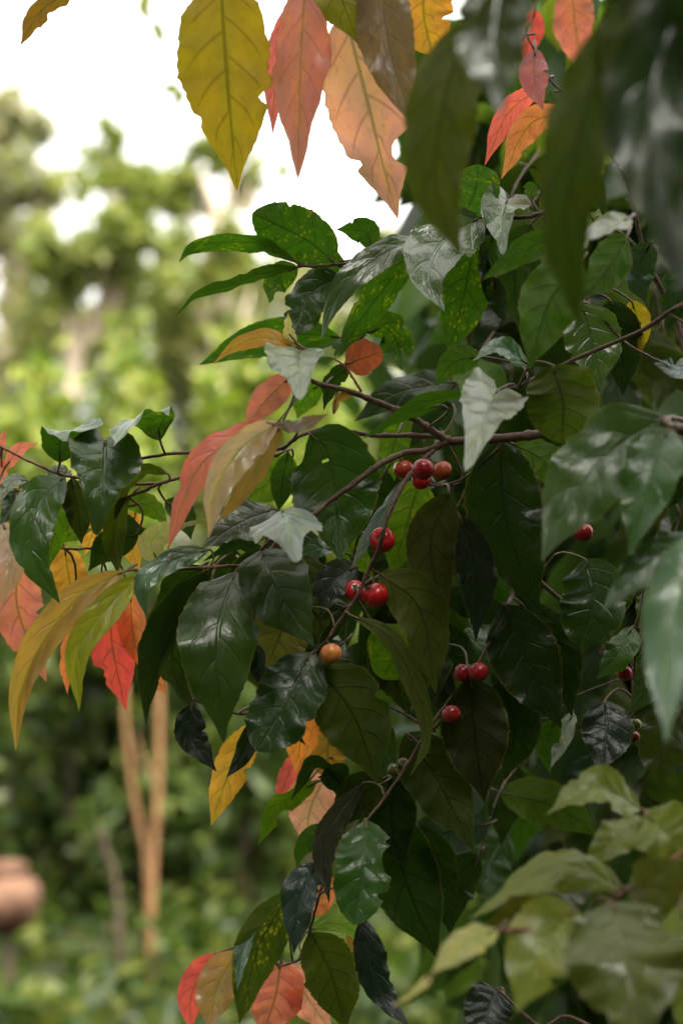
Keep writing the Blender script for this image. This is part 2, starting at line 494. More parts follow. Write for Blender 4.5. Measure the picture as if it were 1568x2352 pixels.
# ------------------------------------------------------------------ plants made of branches, leaves and berries
class Plant:
    def __init__(self, name, loc, label, cat):
        self.root = empty(name, loc, label, cat)
        self.branches = []        # (object, points)
        self.count = 0

    def branch(self, spec, r0, r1, name='branch', mat=None, label=None, nodes=True):
        pts = spline([P(*q) for q in spec], 14 + 7 * len(spec))
        n = len(pts)
        rad = np.linspace(r0, r1, n) * 0.001
        if nodes:
            rr = np.random.default_rng(int(abs(spec[0][0]) * 7 + abs(spec[0][1])))
            rad = rad * 0.88 * (1 + rr.normal(0, 0.025, n))
            for k in range(4, n - 3, int(rr.integers(6, 9))):
                rad[k] *= 1.28
            pts = pts + rr.normal(0, 0.00012, pts.shape)
        v, f = tube(pts, rad, 9)
        o = mesh_obj(name, v, f, mat or M_BRANCH, self.root)
        if label: o['label'] = label
        self.branches.append((o, pts))
        return o

    def near(self, p):
        best, bd, bp, bt = None, 9.0, None, None
        for o, pts in self.branches:
            d = np.linalg.norm(pts - p, axis=1)
            i = int(d.argmin())
            if d[i] < bd:
                best, bd, bp, bt = o, d[i], pts[i], i
        return best, bd, bp

    def leaf(self, spec, w, roll=0, fold=12, col='green', prof='o', parent=None, pet=True, mat=None, tint=None, wpx=True, **kw):
        sp = []
        dlast = 0
        for q in spec:
            d = q[2] if len(q) > 2 else dlast
            dlast = d
            sp.append(P(q[0], q[1], d) if wpx else np.asarray(q))
        sp = np.array(sp)
        width = w * K * np.linalg.norm(sp[len(sp) // 2] - CAM) if wpx else w
        self.count += 1
        seed = self.count * 13 + 5
        v, f, uv, t = leaf_geometry(sp, width, roll, fold, prof, seed, **kw)
        o, dist, bp = self.near(sp[0])
        mi = [0] * len(f)
        if pet:
            b = sp[0]
            if o is not None and 0.002 < dist < 0.055:
                mid = (b + bp) / 2 - t[0] * dist * 0.25
                path = spline([bp, mid, b, b + t[2] * 0.006], 9)
            else:
                path = spline([b - t[0] * 0.006 + np.array([0, 0.003, 0.001]), b, b + t[2] * 0.006], 6)
            pv, pf = tube(path, np.linspace(0.0008, 0.0006, len(path)), 6)
            base = len(v)
            v = np.vstack([v, pv])
            f = f + [tuple(i + base for i in q) for q in pf]
            uv = np.vstack([uv, np.tile([0.02, 0.5], (len(pv), 1))])
            mi = mi + [1] * len(pf)
        par = parent or (o if (o is not None and dist < 0.07) else self.root)
        r_ = np.random.default_rng(seed)
        cc = np.array(tint or C[col]) * (0.62 if tint and max(tint) < .16 else 1.0) * r_.uniform(0.88, 1.12) * (1 + r_.normal(0, 0.04, 3))
        ob = mesh_obj('leaf', v, f, [mat or (M_GLOSS if col in ('skysheen', 'grey', 'teal', 'tan') else M_LEAF), M_PET], par, uv, mi, color=(*np.clip(cc, 0, 1), SPOTTY.get(col, 0.97)))
        if col in LABEL and tint is None:
            ob['label'] = LABEL[col]
        return ob

    def berry(self, x, y, r, d, col, label, hang=None):
        c = P(x, y, d)
        R = r * K * (FOCUS + d / 100)
        o, dist, bp = self.near(c)
        up = unit((bp - c) if (dist < 0.06) else np.array([0, 0, 1.0]))
        up = unit(up + np.array([0, 0, 0.6]))
        a = unit(np.cross(up, [0.3, 0.9, 0.1]))
        b = np.cross(up, a)
        ns, nr = 24, 15
        vs, fs = [], []
        for i in range(nr + 1):
            th = math.pi * i / nr
            rad = math.sin(th)
            h = math.cos(th)
            dim = 0.16 * math.exp(-(th / 0.35) ** 2) + 0.05 * math.exp(-((math.pi - th) / 0.25) ** 2) * -1
            for j in range(ns):
                ph = 2 * math.pi * j / ns
                q = c + R * (a * math.cos(ph) * rad * 1.03 + b * math.sin(ph) * rad * 1.03 + up * (h * 0.95 - dim))
                vs.append(q)
        for i in range(nr):
            for j in range(ns):
                k = (j + 1) % ns
                fs.append((i * ns + j, (i + 1) * ns + j, (i + 1) * ns + k, i * ns + k))
        mi = [0] * len(fs)
        # little calyx star and stalk
        ctr = c + up * R * 0.82
        base = len(vs)
        vs.append(ctr + up * R * 0.02)
        for j in range(10):
            ph = 2 * math.pi * j / 10
            rr = R * (0.42 if j % 2 == 0 else 0.2)
            vs.append(ctr + rr * (a * math.cos(ph) + b * math.sin(ph)) + up * R * (0.06 if j % 2 == 0 else 0.1))
        for j in range(10):
            fs.append((base, base + 1 + j, base + 1 + (j + 1) % 10))
            mi.append(1)
        end = bp if dist < 0.05 else c + up * R * 2.2
        path = spline([ctr, (ctr + end) / 2 + up * R * 0.25, end], 7)
        pv, pf = tube(path, R * 0.085, 6)
        base = len(vs)
        vs += list(pv)
        fs += [tuple(i + base for i in q) for q in pf]
        mi += [1] * len(pf)
        ob = mesh_obj('berry', np.array(vs), fs, [M_BERRY, M_CALYX], o if dist < 0.07 else self.root, None, mi, color=(*col, 1))
        ob['label'] = label
        return ob


# ------------------------------------------------------------------ ground
def ground():
    g = NT('leaf_litter_soil')
    tc = g.n('TexCoord').outputs['Object']
    a = g.noise(tc, 1.2, 5.0)
    b = g.noise(tc, 14.0, 4.0, 0.7)
    c = g.mix(g.ramp(a, 0.4, 0.62), (0.03, 0.024, 0.012, 1), (0.026, 0.042, 0.01, 1))
    c = g.mix(g.ramp(b, 0.5, 0.7), c, (0.07, 0.05, 0.022, 1))
    pr = g.n('BsdfPrincipled')
    g.link(c, pr.inputs['Base Color'])
    pr.inputs['Roughness'].default_value = 0.9
    bm = g.n('Bump')
    bm.inputs['Distance'].default_value = 0.03
    g.link(b, bm.inputs['Height'])
    g.link(bm.outputs[0], pr.inputs['Normal'])
    g.link(pr.outputs[0], g.out.inputs['Surface'])
    n = 60
    xs = np.concatenate([np.linspace(-160, -12, 14), np.linspace(-11, 11, 34), np.linspace(12, 160, 14)])
    ys = np.concatenate([np.linspace(-90, -6, 10), np.linspace(-5, 17, 34), np.linspace(18, 260, 16)])
    r = np.random.default_rng(3)
    X, Y = np.meshgrid(xs, ys)
    Z = 0.05 * np.sin(X * 0.9 + 1) * np.cos(Y * 0.7) + r.normal(0, 0.012, X.shape)
    v = np.stack([X, Y, Z], -1).reshape(-1, 3)
    nx = len(xs)
    f = [(j * nx + i, j * nx + i + 1, (j + 1) * nx + i + 1, (j + 1) * nx + i) for j in range(len(ys) - 1) for i in range(nx - 1)]
    o = mesh_obj('ground', v, f, g.m)
    o['kind'] = 'structure'


ground()


# ------------------------------------------------------------------ plants farther off
def leaf_cloud(centres, radii, counts, size, droop=0.3, seed=1, aspect=0.42, shell=0.0):
    """many small folded leaves spread through round clumps; returns verts, faces"""
    r = np.random.default_rng(seed)
    pos = []
    for c, rad, n in zip(centres, radii, counts):
        rad = np.broadcast_to(np.asarray(rad, float), (3,))
        d = unit(r.normal(0, 1, (n, 3)))
        m = r.uniform(shell, 1, (n, 1)) ** (1 / 2.2)
        pos.append(np.asarray(c) + d * m * rad * (1 + 0.25 * np.sin(d[:, :1] * 5 + d[:, 1:2] * 7)))
    pos = np.vstack(pos)
    n = len(pos)
    ax = unit(r.normal(0, 1, (n, 3)) + np.array([0, 0, -droop]))
    nrm = unit(r.normal(0, 0.8, (n, 3)) + np.array([-0.1, -0.2, 0.9]))
    sd = unit(np.cross(ax, nrm))
    nrm = np.cross(sd, ax)
    L = size * r.uniform(0.6, 1.35, (n, 1))
    W = L * aspect
    b = pos - ax * L / 2
    tip = pos + ax * L / 2 - nrm * L * 0.12
    m1 = pos - ax * L * 0.12 + sd * W / 2 + nrm * W * 0.15
    m2 = pos - ax * L * 0.12 - sd * W / 2 + nrm * W * 0.15
    q1 = pos + ax * L * 0.22 + sd * W * 0.36 + nrm * W * 0.08
    q2 = pos + ax * L * 0.22 - sd * W * 0.36 + nrm * W * 0.08
    mid = pos
    v = np.stack([b, m1, q1, tip, q2, m2, mid], 1).reshape(-1, 3)
    base = np.arange(n) * 7
    f = np.stack([np.stack([base + i for i in q], 1) for q in ((0, 6, 1), (1, 6, 2), (2, 6, 3), (3, 6, 4), (4, 6, 5), (5, 6, 0))], 1).reshape(-1, 3)
    return v, f


def cloud_obj(name, v, f, mat, parent):
    off = np.zeros(3)
    p = parent
    while p is not None:
        off += np.array(p.location)
        p = p.parent
    me = bpy.data.meshes.new(name)
    org = v.mean(0)
    vv = (v - org).astype(np.float32)
    me.vertices.add(len(vv))
    me.vertices.foreach_set('co', vv.ravel())
    me.loops.add(len(f) * 3)
    me.loops.foreach_set('vertex_index', f.astype(np.int32).ravel())
    me.polygons.add(len(f))
    me.polygons.foreach_set('loop_start', (np.arange(len(f)) * 3).astype(np.int32))
    me.update(calc_edges=True)
    me.materials.append(mat)
    o = bpy.data.objects.new(name, me)
    COL.objects.link(o)
    o.parent = parent
    o.location = org - off
    return o


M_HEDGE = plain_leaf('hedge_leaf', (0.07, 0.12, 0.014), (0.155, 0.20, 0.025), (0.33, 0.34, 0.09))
M_SHADE = plain_leaf('shade_toned_leaf', (0.025, 0.045, 0.012), (0.06, 0.09, 0.02), (0.17, 0.20, 0.05))  # darker hedge foliage: the shade low down is put into the colour
M_TREE1 = plain_leaf('olive_tree_leaf', (0.11, 0.15, 0.03), (0.20, 0.225, 0.055), (0.34, 0.32, 0.12))
M_TREE2 = plain_leaf('grey_tree_leaf', (0.18, 0.20, 0.10), (0.28, 0.27, 0.16), (0.38, 0.34, 0.25))
M_TALL = plain_leaf('tall_bush_leaf', (0.08, 0.10, 0.03), (0.15, 0.16, 0.05), (0.27, 0.25, 0.11))
M_WEED = plain_leaf('weed_leaf', (0.016, 0.032, 0.006), (0.042, 0.070, 0.011), (0.13, 0.14, 0.03))
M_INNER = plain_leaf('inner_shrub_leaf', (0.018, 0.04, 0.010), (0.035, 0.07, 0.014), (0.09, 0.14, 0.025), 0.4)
M_PALEBARK = bark('pale_tree_bark', (0.40, 0.31, 0.23), (0.56, 0.45, 0.34), 8.0, 0.85, 0.01)
M_TANBARK = bark('tan_sapling_bark', (0.19, 0.088, 0.032), (0.25, 0.13, 0.05), 14.0, 0.75, 0.005)
M_DARKBARK = bark('dark_tree_bark', (0.05, 0.033, 0.02), (0.10, 0.068, 0.042), 10.0, 0.9, 0.01)


def tree(label, s, trunk_px, w0, w1, clumps, leafmat, barkmat, seed, leaf=0.09, cat='tree', name='tree', stems=(), group=None):
    """trunk_px: picture places the trunk passes, at s metres; clumps: (x, y, radius, count[, ds])"""
    base = A(trunk_px[0][0], trunk_px[0][1], s)
    base[2] = 0.0
    t = empty(name, base, label, cat, group)
    path = [base + np.array([0, 0, -0.03])] + [A(x, y, s) for x, y in trunk_px[1:]]
    pts = spline(path, 26)
    v, f = tube(pts, np.linspace(w0, w1, 26) * (1 + 0.05 * np.sin(np.arange(26) * 1.7)), 12)
    mesh_obj('trunk', v, f, barkmat, t)
    for st in stems:
        q = spline([A(x, y, s + 0.05) if y < 9000 else base for x, y in st], 16)
        v, f = tube(q, np.linspace(w0 * 0.8, w1 * 0.8, 16), 10)
        mesh_obj('stem', v, f, barkmat, t)
    r = np.random.default_rng(seed)
    cen, rad, cnt = [], [], []
    for q in clumps:
        x, y, R, n = q[:4]
        ss = s + (q[4] if len(q) > 4 else r.uniform(-0.4, 0.4))
        c = A(x, y, ss)
        RR = R * K * ss
        # limb from the trunk into the clump
        i = int(np.linalg.norm(pts[8:] - c, axis=1).argmin()) + 8
        i = max(6, i - 4)
        lim = spline([pts[i], (pts[i] + c) / 2 + np.array([0, 0, -0.05]), c], 10)
        v, f = tube(lim, np.linspace(w1 * 0.7, w1 * 0.15, 10), 7)
        mesh_obj('limb', v, f, barkmat, t)
        k = 5
        for _ in range(k):
            cen.append(c + r.normal(0, 0.5, 3) * RR * np.array([1, 1, 0.9]))
            rad.append(RR * r.uniform(0.35, 0.7))
            cnt.append(max(8, n // k))
    v, f = leaf_cloud(cen, rad, cnt, leaf, 0.5, seed)
    cloud_obj('crown', v, f, leafmat, t)
    return t


def bush(label, x, ytop, s, wpx, mat, n, seed, leaf=0.07, name='garden_bush', cat='bush', group=None, up=0.0):
    top = A(x, ytop, s)
    base = np.array([top[0], s, 0.0])
    t = empty(name, base, label, cat, group)
    H = top[2]
    R = wpx * K * s / 2
    r = np.random.default_rng(seed)
    cen, rad, cnt = [], [], []
    for k in range(16):
        z = H * r.uniform(0.12, 0.9)
        rr = R * (1 - 0.35 * abs(z / H - 0.5))
        cen.append(base + np.array([r.uniform(-1, 1) * rr, r.uniform(-1, 1) * rr, z]))
        rad.append(np.array([R * 0.55, R * 0.55, H * 0.16]) * r.uniform(0.7, 1.2))
        cnt.append(n // 16)
    for k in range(5):
        e = cen[k * 3]
        p = spline([base + np.array([r.uniform(-.08, .08), r.uniform(-.08, .08), -0.02]), (base + e) / 2 + np.array([0, 0, 0.1]), e], 10)
        v, f = tube(p, np.linspace(0.016, 0.005, 10), 6)
        mesh_obj('stem', v, f, M_DARKBARK, t)
    v, f = leaf_cloud(cen, rad, cnt, leaf, -0.3 if up else 0.3, seed)
    cloud_obj('crown', v, f, mat, t)
    return t


# trees behind the garden, far left to right
tree('tall grey green tree at the far left edge against the sky', 11.0, [(12, 1500), (14, 900), (20, 600), (45, 330)], 0.085, 0.04,
     [(30, 260, 75, 420), (10, 330, 80, 420), (75, 300, 55, 260), (20, 430, 90, 560), (90, 410, 45, 200), (15, 540, 90, 560), (70, 520, 60, 260), (20, 650, 80, 420)],
     M_TREE2, M_PALEBARK, 11, 0.11)
tree('olive green tree with a slanting pale trunk behind the hedge', 9.5, [(120, 1500), (165, 880), (215, 770), (262, 680), (285, 520)], 0.075, 0.04,
     [(240, 330, 48, 190), (262, 385, 60, 280), (290, 430, 55, 260), (180, 430, 45, 120), (180, 570, 80, 420), (260, 590, 85, 520), (330, 560, 75, 480), (150, 650, 80, 420), (100, 560, 45, 110), (300, 480, 60, 250)],
     M_TREE1, M_PALEBARK, 12, 0.10)
tree('olive green tree with an upright beige trunk behind the long leaves', 10.0, [(515, 1500), (515, 900), (512, 700), (505, 520), (480, 420)], 0.07, 0.035,
     [(400, 400, 70, 330), (460, 370, 60, 300), (540, 340, 60, 240), (360, 440, 60, 300), (430, 470, 75, 380), (520, 440, 60, 230), (590, 390, 45, 120), (410, 600, 90, 600), (500, 560, 60, 240), (330, 660, 80, 480), (460, 660, 80, 520), (590, 620, 70, 380)],
     M_TREE1, M_PALEBARK, 13, 0.10)
tree('dark leafy tree behind the spotted leaves in the middle', 12.0, [(720, 1500), (715, 900), (700, 650)], 0.08, 0.04,
     [(650, 640, 80, 420), (720, 700, 80, 520), (800, 720, 90, 520), (640, 540, 45, 90), (560, 700, 90, 520), (900, 700, 90, 560), (860, 620, 50, 160), (1000, 650, 120, 700)],
     M_TREE2, M_DARKBARK, 14, 0.12)
tree('yellow green tree low behind the slanting pale trunk', 12.5, [(60, 1500), (80, 1000), (90, 800)], 0.06, 0.03,
     [(90, 720, 90, 600), (200, 760, 90, 600), (330, 770, 90, 600), (30, 800, 80, 400), (450, 760, 90, 600), (130, 640, 50, 160)],
     M_TREE1, M_DARKBARK, 15, 0.12)

# tall bushes that close the view under the trees
for i, (x, y, where) in enumerate([(-10, 640, 'under the grey tree at the left edge'), (190, 650, 'behind the slanting pale trunk'), (390, 600, 'left of the upright beige trunk'),
                                   (600, 610, 'right of the upright beige trunk'), (800, 640, 'behind the middle leaves'), (1010, 620, 'behind the spotted leaves of the shrub')]):
    bush('tall olive bush ' + where, x, y, 10.8 + 0.3 * math.sin(i * 2.7), 300, M_TALL, 1500, 140 + i, 0.13, 'tall_bush', 'bush', 'tall bushes under the trees')

# the hedge of bright bushes
hx = [(-60, 900, 'at the left edge of the picture'), (95, 860, 'left of the slanting pale trunk'), (250, 830, 'in front of the slanting pale trunk'),
      (400, 790, 'between the slanting trunk and the beige trunk'), (545, 740, 'in front of the upright beige trunk'), (690, 770, 'behind the white shining leaf'),
      (850, 800, 'behind the berry branch'), (1010, 850, 'behind the dark shrub')]
for i, (x, y, where) in enumerate(hx):
    bush('bright yellow green hedge bush ' + where, x, y, 6.4 + 0.25 * math.sin(i * 2.1), 250, M_HEDGE, 2100, 40 + i, 0.105, 'hedge_bush', 'bush', 'bushes of the bright hedge', up=1)
dx = [(-20, 1260, 'below the left edge of the hedge'), (150, 1230, 'below the hanging coral leaves at left'), (330, 1250, 'behind the forked tan sapling'),
      (520, 1270, 'right of the forked tan sapling'), (700, 1300, 'behind the hanging orange leaves'), (900, 1350, 'behind the lower dark leaves')]
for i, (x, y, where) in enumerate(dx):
    bush('low shade-toned green bush ' + where, x, y, 5.75 + 0.2 * math.sin(i * 1.7), 270, M_SHADE, 1300, 60 + i, 0.095, 'shade_toned_bush', 'bush', 'shade-toned bushes under the hedge')

# the forked sapling with tan stems
tree('forked tan barked sapling standing among the low plants', 5.0, [(340, 2140), (352, 1990), (364, 1800), (366, 1600), (360, 1420)], 0.0135, 0.0095,
     [(350, 1400, 60, 120), (330, 1330, 60, 120), (400, 1350, 60, 120), (300, 1640, 30, 30)],
     M_WEED, M_TANBARK, 21, 0.08, name='forked_sapling', cat='sapling', stems=[[(340, 9999), (338, 1990), (312, 1850), (292, 1700), (285, 1560)]])
tree('small brown leaning stem beside the forked tan sapling', 4.7, [(285, 2110), (268, 2040), (245, 1960), (235, 1900)], 0.012, 0.008,
     [(232, 1890, 30, 40), (215, 1850, 30, 30)], M_SHADE, M_DARKBARK, 22, 0.06, name='leaning_sapling', cat='sapling')


# unseen tree added so that its crown shades the camera and the shrub
def added_shade_tree():
    base = np.array([1.9, -1.6, 0.0])
    t = empty('added_shade_tree', base, 'unseen dark leaved tree added behind the camera to shade the berry shrub', 'tree')
    pts = spline([base + np.array([0, 0, -.05]), (1.85, -1.5, 1.2), (1.6, -1.3, 2.4), (1.3, -1.0, 3.4)], 20)
    v, f = tube(pts, np.linspace(0.17, 0.09, 20), 14)
    mesh_obj('trunk', v, f, M_DARKBARK, t)
    r = np.random.default_rng(77)
    cen, rad, cnt = [], [], []
    for k in range(150):
        x, y = r.uniform(-1.9, 3.2), r.uniform(-4.5, 0.5)
        z = r.uniform(2.5, 3.7) + (0.25 if y > .5 else 0)
        if k > 70: x, y, z = r.uniform(-2.6, 3.0), r.uniform(-3.6, -1.5), r.uniform(0.3, 3)
        if k > 130: x, y, z = r.uniform(1.3, 3.0), r.uniform(-1, 1.2), r.uniform(0.6, 3)
        cen.append((x, y, z)); rad.append((.5, .5, .28)); cnt.append(120)
        if k % 3 == 0:
            c = np.array(cen[-1])
            v, f = tube(spline([pts[12 + k % 7], (pts[12] + c) / 2 + np.array([0, 0, .2]), c], 9), np.linspace(.035, .008, 9), 6)
            mesh_obj('limb', v, f, M_DARKBARK, t)
    v, f = leaf_cloud(cen, rad, cnt, 0.30, 0.4, 78, 0.5)
    cloud_obj('crown', v, f, M_INNER, t)


added_shade_tree()


def added_thicket():  # unseen bushes added to block light from behind the camera
    r = np.random.default_rng(5)
    for i, (x, y, where) in enumerate([(-6.2, -1.6, 'farthest to the left'), (-4.3, -0.9, 'nearest on the left'), (-4.9, -3.2, 'second from the left'), (-2.9, -4.0, 'third from the left'), (-0.8, -4.4, 'straight behind the camera'),
                                       (1.3, -4.4, 'beside the added shade tree'), (3.3, -3.6, 'right of the added shade tree'), (4.6, -1.6, 'farthest to the right')]):
        t = empty('light_block_bush', (x, y, 0), 'tall unseen bush added behind the camera to block light, ' + where, 'bush', 'unseen bushes added to block light')
        H, R = 4.0 + r.uniform(-.3, .6), 1.25
        cen = [np.array([x + r.uniform(-1, 1) * R, y + r.uniform(-.6, .6), z]) for z in np.linspace(0.25, H, 20)]
        for k in range(4):
            v, f = tube(spline([np.array([x + r.uniform(-.2, .2), y, -.03]), (np.array([x, y, 0]) + cen[5 + 4 * k]) / 2, cen[5 + 4 * k]], 8), np.linspace(.04, .012, 8), 7)
            mesh_obj('stem', v, f, M_DARKBARK, t)
        v, f = leaf_cloud(cen, [(.75, .6, .4)] * 20, [80] * 20, 0.26, 0.3, 300 + i, 0.5)
        cloud_obj('crown', v, f, M_INNER, t)


added_thicket()


# ground cover: nobody could count it
def cover():
    r = np.random.default_rng(9)
    cen, rad, cnt = [], [], []
    for k in range(1080):
        y = r.uniform(2.3, 7.0)
        x = r.uniform(-0.42, 0.42) * y * 1.0
        h = 0.07 + 0.11 * r.random()
        if k >= 1050: x, y, h = r.uniform(-1.05, -0.7), r.uniform(3.6, 4.1), r.uniform(.16, .26)
        cen.append((x, y, h * 0.75))
        rad.append((0.13, 0.13, h))
        cnt.append(13)
    v, f = leaf_cloud(cen, rad, cnt, 0.09, -0.5, 91, 0.5)
    o = cloud_obj('ground_cover', v, f, M_WEED, None)
    tag(o, 'low green weeds covering the garden soil', 'ground cover', None, 'stuff')


cover()


def pot():
    g = NT('clay_pot_surface')
    tc = g.n('TexCoord').outputs['Object']
    n = g.noise(tc, 9.0, 4.0)
    c = g.mix(g.ramp(n, 0.35, 0.65), (0.045, 0.02, 0.012, 1), (0.15, 0.085, 0.055, 1))
    pr = g.n('BsdfPrincipled')
    g.link(c, pr.inputs['Base Color'])
    pr.inputs['Roughness'].default_value = 0.9
    pr.inputs['Specular IOR Level'].default_value = 0.1
    g.link(pr.outputs[0], g.out.inputs['Surface'])
    s = 4.2
    c0 = A(4, 2068, s)
    t = empty('clay_pot', (c0[0], c0[1], 0.0), 'rounded pinkish brown clay pot on a dark post at the left edge', 'pot')
    R = 92 * K * s
    prof = [(0.0, -0.80), (0.45, -0.78), (0.72, -0.6), (0.95, -0.2), (1.0, 0.1), (0.92, 0.4), (0.7, 0.62), (0.55, 0.7), (0.66, 0.82), (0.66, 0.88), (0.52, 0.84), (0.45, 0.6), (0.0, 0.5)]
    ns = 28
    v = [[c0[0] + R * a * math.cos(2 * math.pi * j / ns), c0[1] + R * a * math.sin(2 * math.pi * j / ns), c0[2] + R * h] for a, h in prof for j in range(ns)]
    f = [(i * ns + j, i * ns + (j + 1) % ns, (i + 1) * ns + (j + 1) % ns, (i + 1) * ns + j) for i in range(len(prof) - 1) for j in range(ns)]
    mesh_obj('pot_body', v, f, g.m, t)
    z1 = c0[2] - 0.78 * R
    p = [np.array([c0[0] + 0.02, c0[1], z]) for z in np.linspace(-0.02, z1, 6)]
    v, f = tube(p, 0.013, 10)
    mesh_obj('post', v, f, M_DARKBARK, t)


pot()
# ------------------------------------------------------------------ the berry shrub
S = Plant('berry_shrub', (0.35, 1.25, 0.0), 'dark green berry shrub with red berries and some coral and amber leaves', 'shrub')
B = S.branch
L = S.leaf
# trunk and main limbs at the right, hidden among the leaves
B([(1900, 5200, 38), (1850, 3900, 36), (1800, 2700, 32), (1760, 1900, 26), (1700, 1300, 16), (1620, 980, 6)], 16, 6, 'trunk')
B([(1620, 980, 6), (1540, 985, 4), (1420, 962, 2), (1310, 985, 1), (1210, 1000, 0), (1110, 1010, 0), (1030, 1014, 0)], 4.2, 2.8)
B([(1030, 1014, 0), (985, 985, 0), (940, 955, 0), (870, 925, 0), (800, 898, -1), (735, 882, -1), (690, 862, -2)], 2.7, 1.3)
B([(1030, 1014, 0), (975, 1035, 0), (930, 1040, 0), (870, 1068, -.5), (800, 1120, -1), (755, 1152, -1), (722, 1180, -1.5), (660, 1200, -2), (600, 1262, -1.5)], 2.3, 1.3)
B([(1035, 1005, 1), (960, 1000, 1.5), (860, 1000, 2), (760, 985, 1), (690, 1000, 0), (645, 1030, 0), (560, 1040, 1), (455, 1040, 1), (400, 1041, 1), (370, 1045, 1), (325, 1053, 1)], 1.7, 1.1)
B([(640, 1045, 1), (560, 1060, 2), (480, 1075, 2), (430, 1091, 1.5), (370, 1110, 1), (330, 1128, 1), (290, 1142, 1)], 1.5, 1.0)
B([(370, 1112, 2), (260, 1110, 2), (200, 1100, 1), (148, 1092, 0), (110, 1078, 0), (60, 1055, 0), (0, 1025, 0), (-30, 1010, 0)], 1.2, .8, 'twig', M_TWIG)
B([(150, 1092, 1), (105, 1136, 1), (85, 1136, 0), (20, 1120, 0), (-30, 1112, 0)], .9, .7, 'twig', M_TWIG)
B([(640, 1240, 0), (590, 1295, 0), (530, 1300, -1), (430, 1306, -1), (350, 1308, -1), (290, 1311, -2), (255, 1322, -2)], 1.2, .8, 'twig', M_TWIG)
B([(300, 1140, 3), (270, 1180, 4), (230, 1250, 3), (150, 1260, 3), (60, 1240, 4), (0, 1200, 4)], 1.0, .6, 'twig')
B([(1000, 1030, 0), (945, 1085, -1), (905, 1150, -2), (882, 1215, -2.4), (868, 1265, -2), (845, 1310, -1.5), (822, 1365, -1.5), (795, 1405, -1.5), (770, 1440, -1.5), (752, 1470, -1.5), (735, 1490, -1), (722, 1510, 0)], 1.6, 1.0)
B([(1030, 1020, 1), (1060, 1100, 2), (1000, 1115, 1), (930, 1095, 1)], .9, .7, 'twig')
B([(1150, 1022, 1), (1110, 1060, 1), (1070, 1095, 1.5), (1035, 1110, 1.5), (1000, 1112, 2)], .9, .7, 'twig')
B([(1075, 1110, 2), (1050, 1165, 2), (1030, 1190, 2), (1060, 1300, 4)], .8, .7, 'twig')
B([(800, 1330, 2), (815, 1260, 3), (835, 1200, 3), (870, 1110, 3), (900, 1060, 2)], 1.0, .7, 'twig')
B([(1700, 640, 10), (1568, 698, -6), (1470, 760, -4), (1370, 803, -3), (1240, 862, -2), (1190, 890, -3)], 2.0, 1.2)
B([(1340, 690, 2), (1382, 732, 0), (1430, 782, 0), (1476, 812, 0), (1560, 850, 4)], 1.0, .8, 'twig')
B([(1380, 1460, 5), (1200, 1310, 3), (1175, 1370, 2), (1160, 1400, 1), (1100, 1520, 0), (1060, 1575, 0), (1000, 1650, -.5), (960, 1715, -1), (920, 1780, -1), (885, 1830, -1), (842, 1885, -1.5)], 1.8, 1.0)
B([(1060, 1600, 0), (980, 1690, 1), (880, 1790, 2), (780, 1790, 3), (700, 1800, 4), (660, 1830, 4)], 1.0, .7, 'twig')
B([(900, 1810, 2), (830, 1880, 2), (770, 1960, 2), (735, 2050, 2), (710, 2140, 2), (690, 2200, 3), (640, 2220, 5)], 1.2, .8, 'twig')
B([(1000, 1680, 3), (850, 1600, 5), (730, 1560, 4), (640, 1600, 4), (560, 1640, 3), (450, 1610, 1)], 1.1, .8, 'twig')
B([(1320, 500, 8), (1290, 470, 2), (1240, 490, 0), (1200, 500, 0), (1130, 500, 0), (1080, 530, 1), (1000, 560, 1), (940, 580, 0), (860, 590, 0), (800, 605, 0), (760, 608, 0), (725, 612, 0), (685, 610, 0)], 1.7, .9)
B([(1620, 980, 6), (1560, 760, 9), (1480, 600, 8), (1400, 520, 6), (1320, 500, 4), (1240, 490, 0)], 2.6, 1.2)
B([(1480, 600, 8), (1440, 420, 6), (1380, 330, 2), (1340, 285, 0), (1295, 218, 0), (1258, 178, 0), (1228, 117, 0), (1208, 80, 0), (1207, 60, 0)], 1.4, .6, 'twig')
B([(830, 900, -1), (805, 860, -1), (790, 840, -1), (760, 820, -1), (700, 800, -1), (676, 785, -1)], .9, .6, 'twig', M_TWIG)
B([(790, 840, -1), (830, 780, 1), (880, 700, 2), (935, 600, 1)], .9, .7, 'twig')
B([(1620, 980, 6), (1550, 960, -8), (1525, 965, -14), (1535, 985, -15)], 2.0, 1.2)
B([(1500, 1500, 10), (1460, 1440, 4), (1450, 1560, 2), (1455, 1640, 2), (1400, 1640, 3)], 1.0, .7, 'twig')
B([(1170, 1520, 3), (1240, 1650, 6), (1320, 1600, 6), (1420, 1560, 5)], .9, .6, 'twig')

# --- upper middle cluster
L([(768, 603, 0), (700, 548), (580, 490)], 122, 180, 6, 'spot', 'e')
L([(681, 603, 0), (601, 562, 0), (520, 557), (442, 570), (410, 603, -1)], 52, 150, 14, 'spot', 'l')
L([(689, 613, 0), (601, 629), (528, 656), (454, 679), (402, 727, -1)], 44, (125, 140), 16, 'green', 'l')
L([(683, 612, 1), (640, 640, 1), (618, 696, 0)], 66, 180, 8, 'spot', bites=[(1, .75, .12, .7)])
L([(853, 572, 0), (842, 535, 0), (805, 528), (772, 527)], 62, (180, 140), 10, 'green')
L([(965, 545, 0), (890, 578, -2), (800, 645, -3), (757, 720, -3), (738, 782, -3)], 74, 25, 14, 'grey', 'l')
L([(785, 636, 1), (718, 672, 1), (676, 768, 0)], 105, 20, 10, 'dark', 'e')
L([(790, 600, 2), (755, 610, 2), (728, 655, 2)], 70, 170, 8, 'green')
L([(962, 575, 0), (888, 655, 0), (815, 755, 1), (778, 820, 0)], 78, 165, 14, 'spot', 'l')
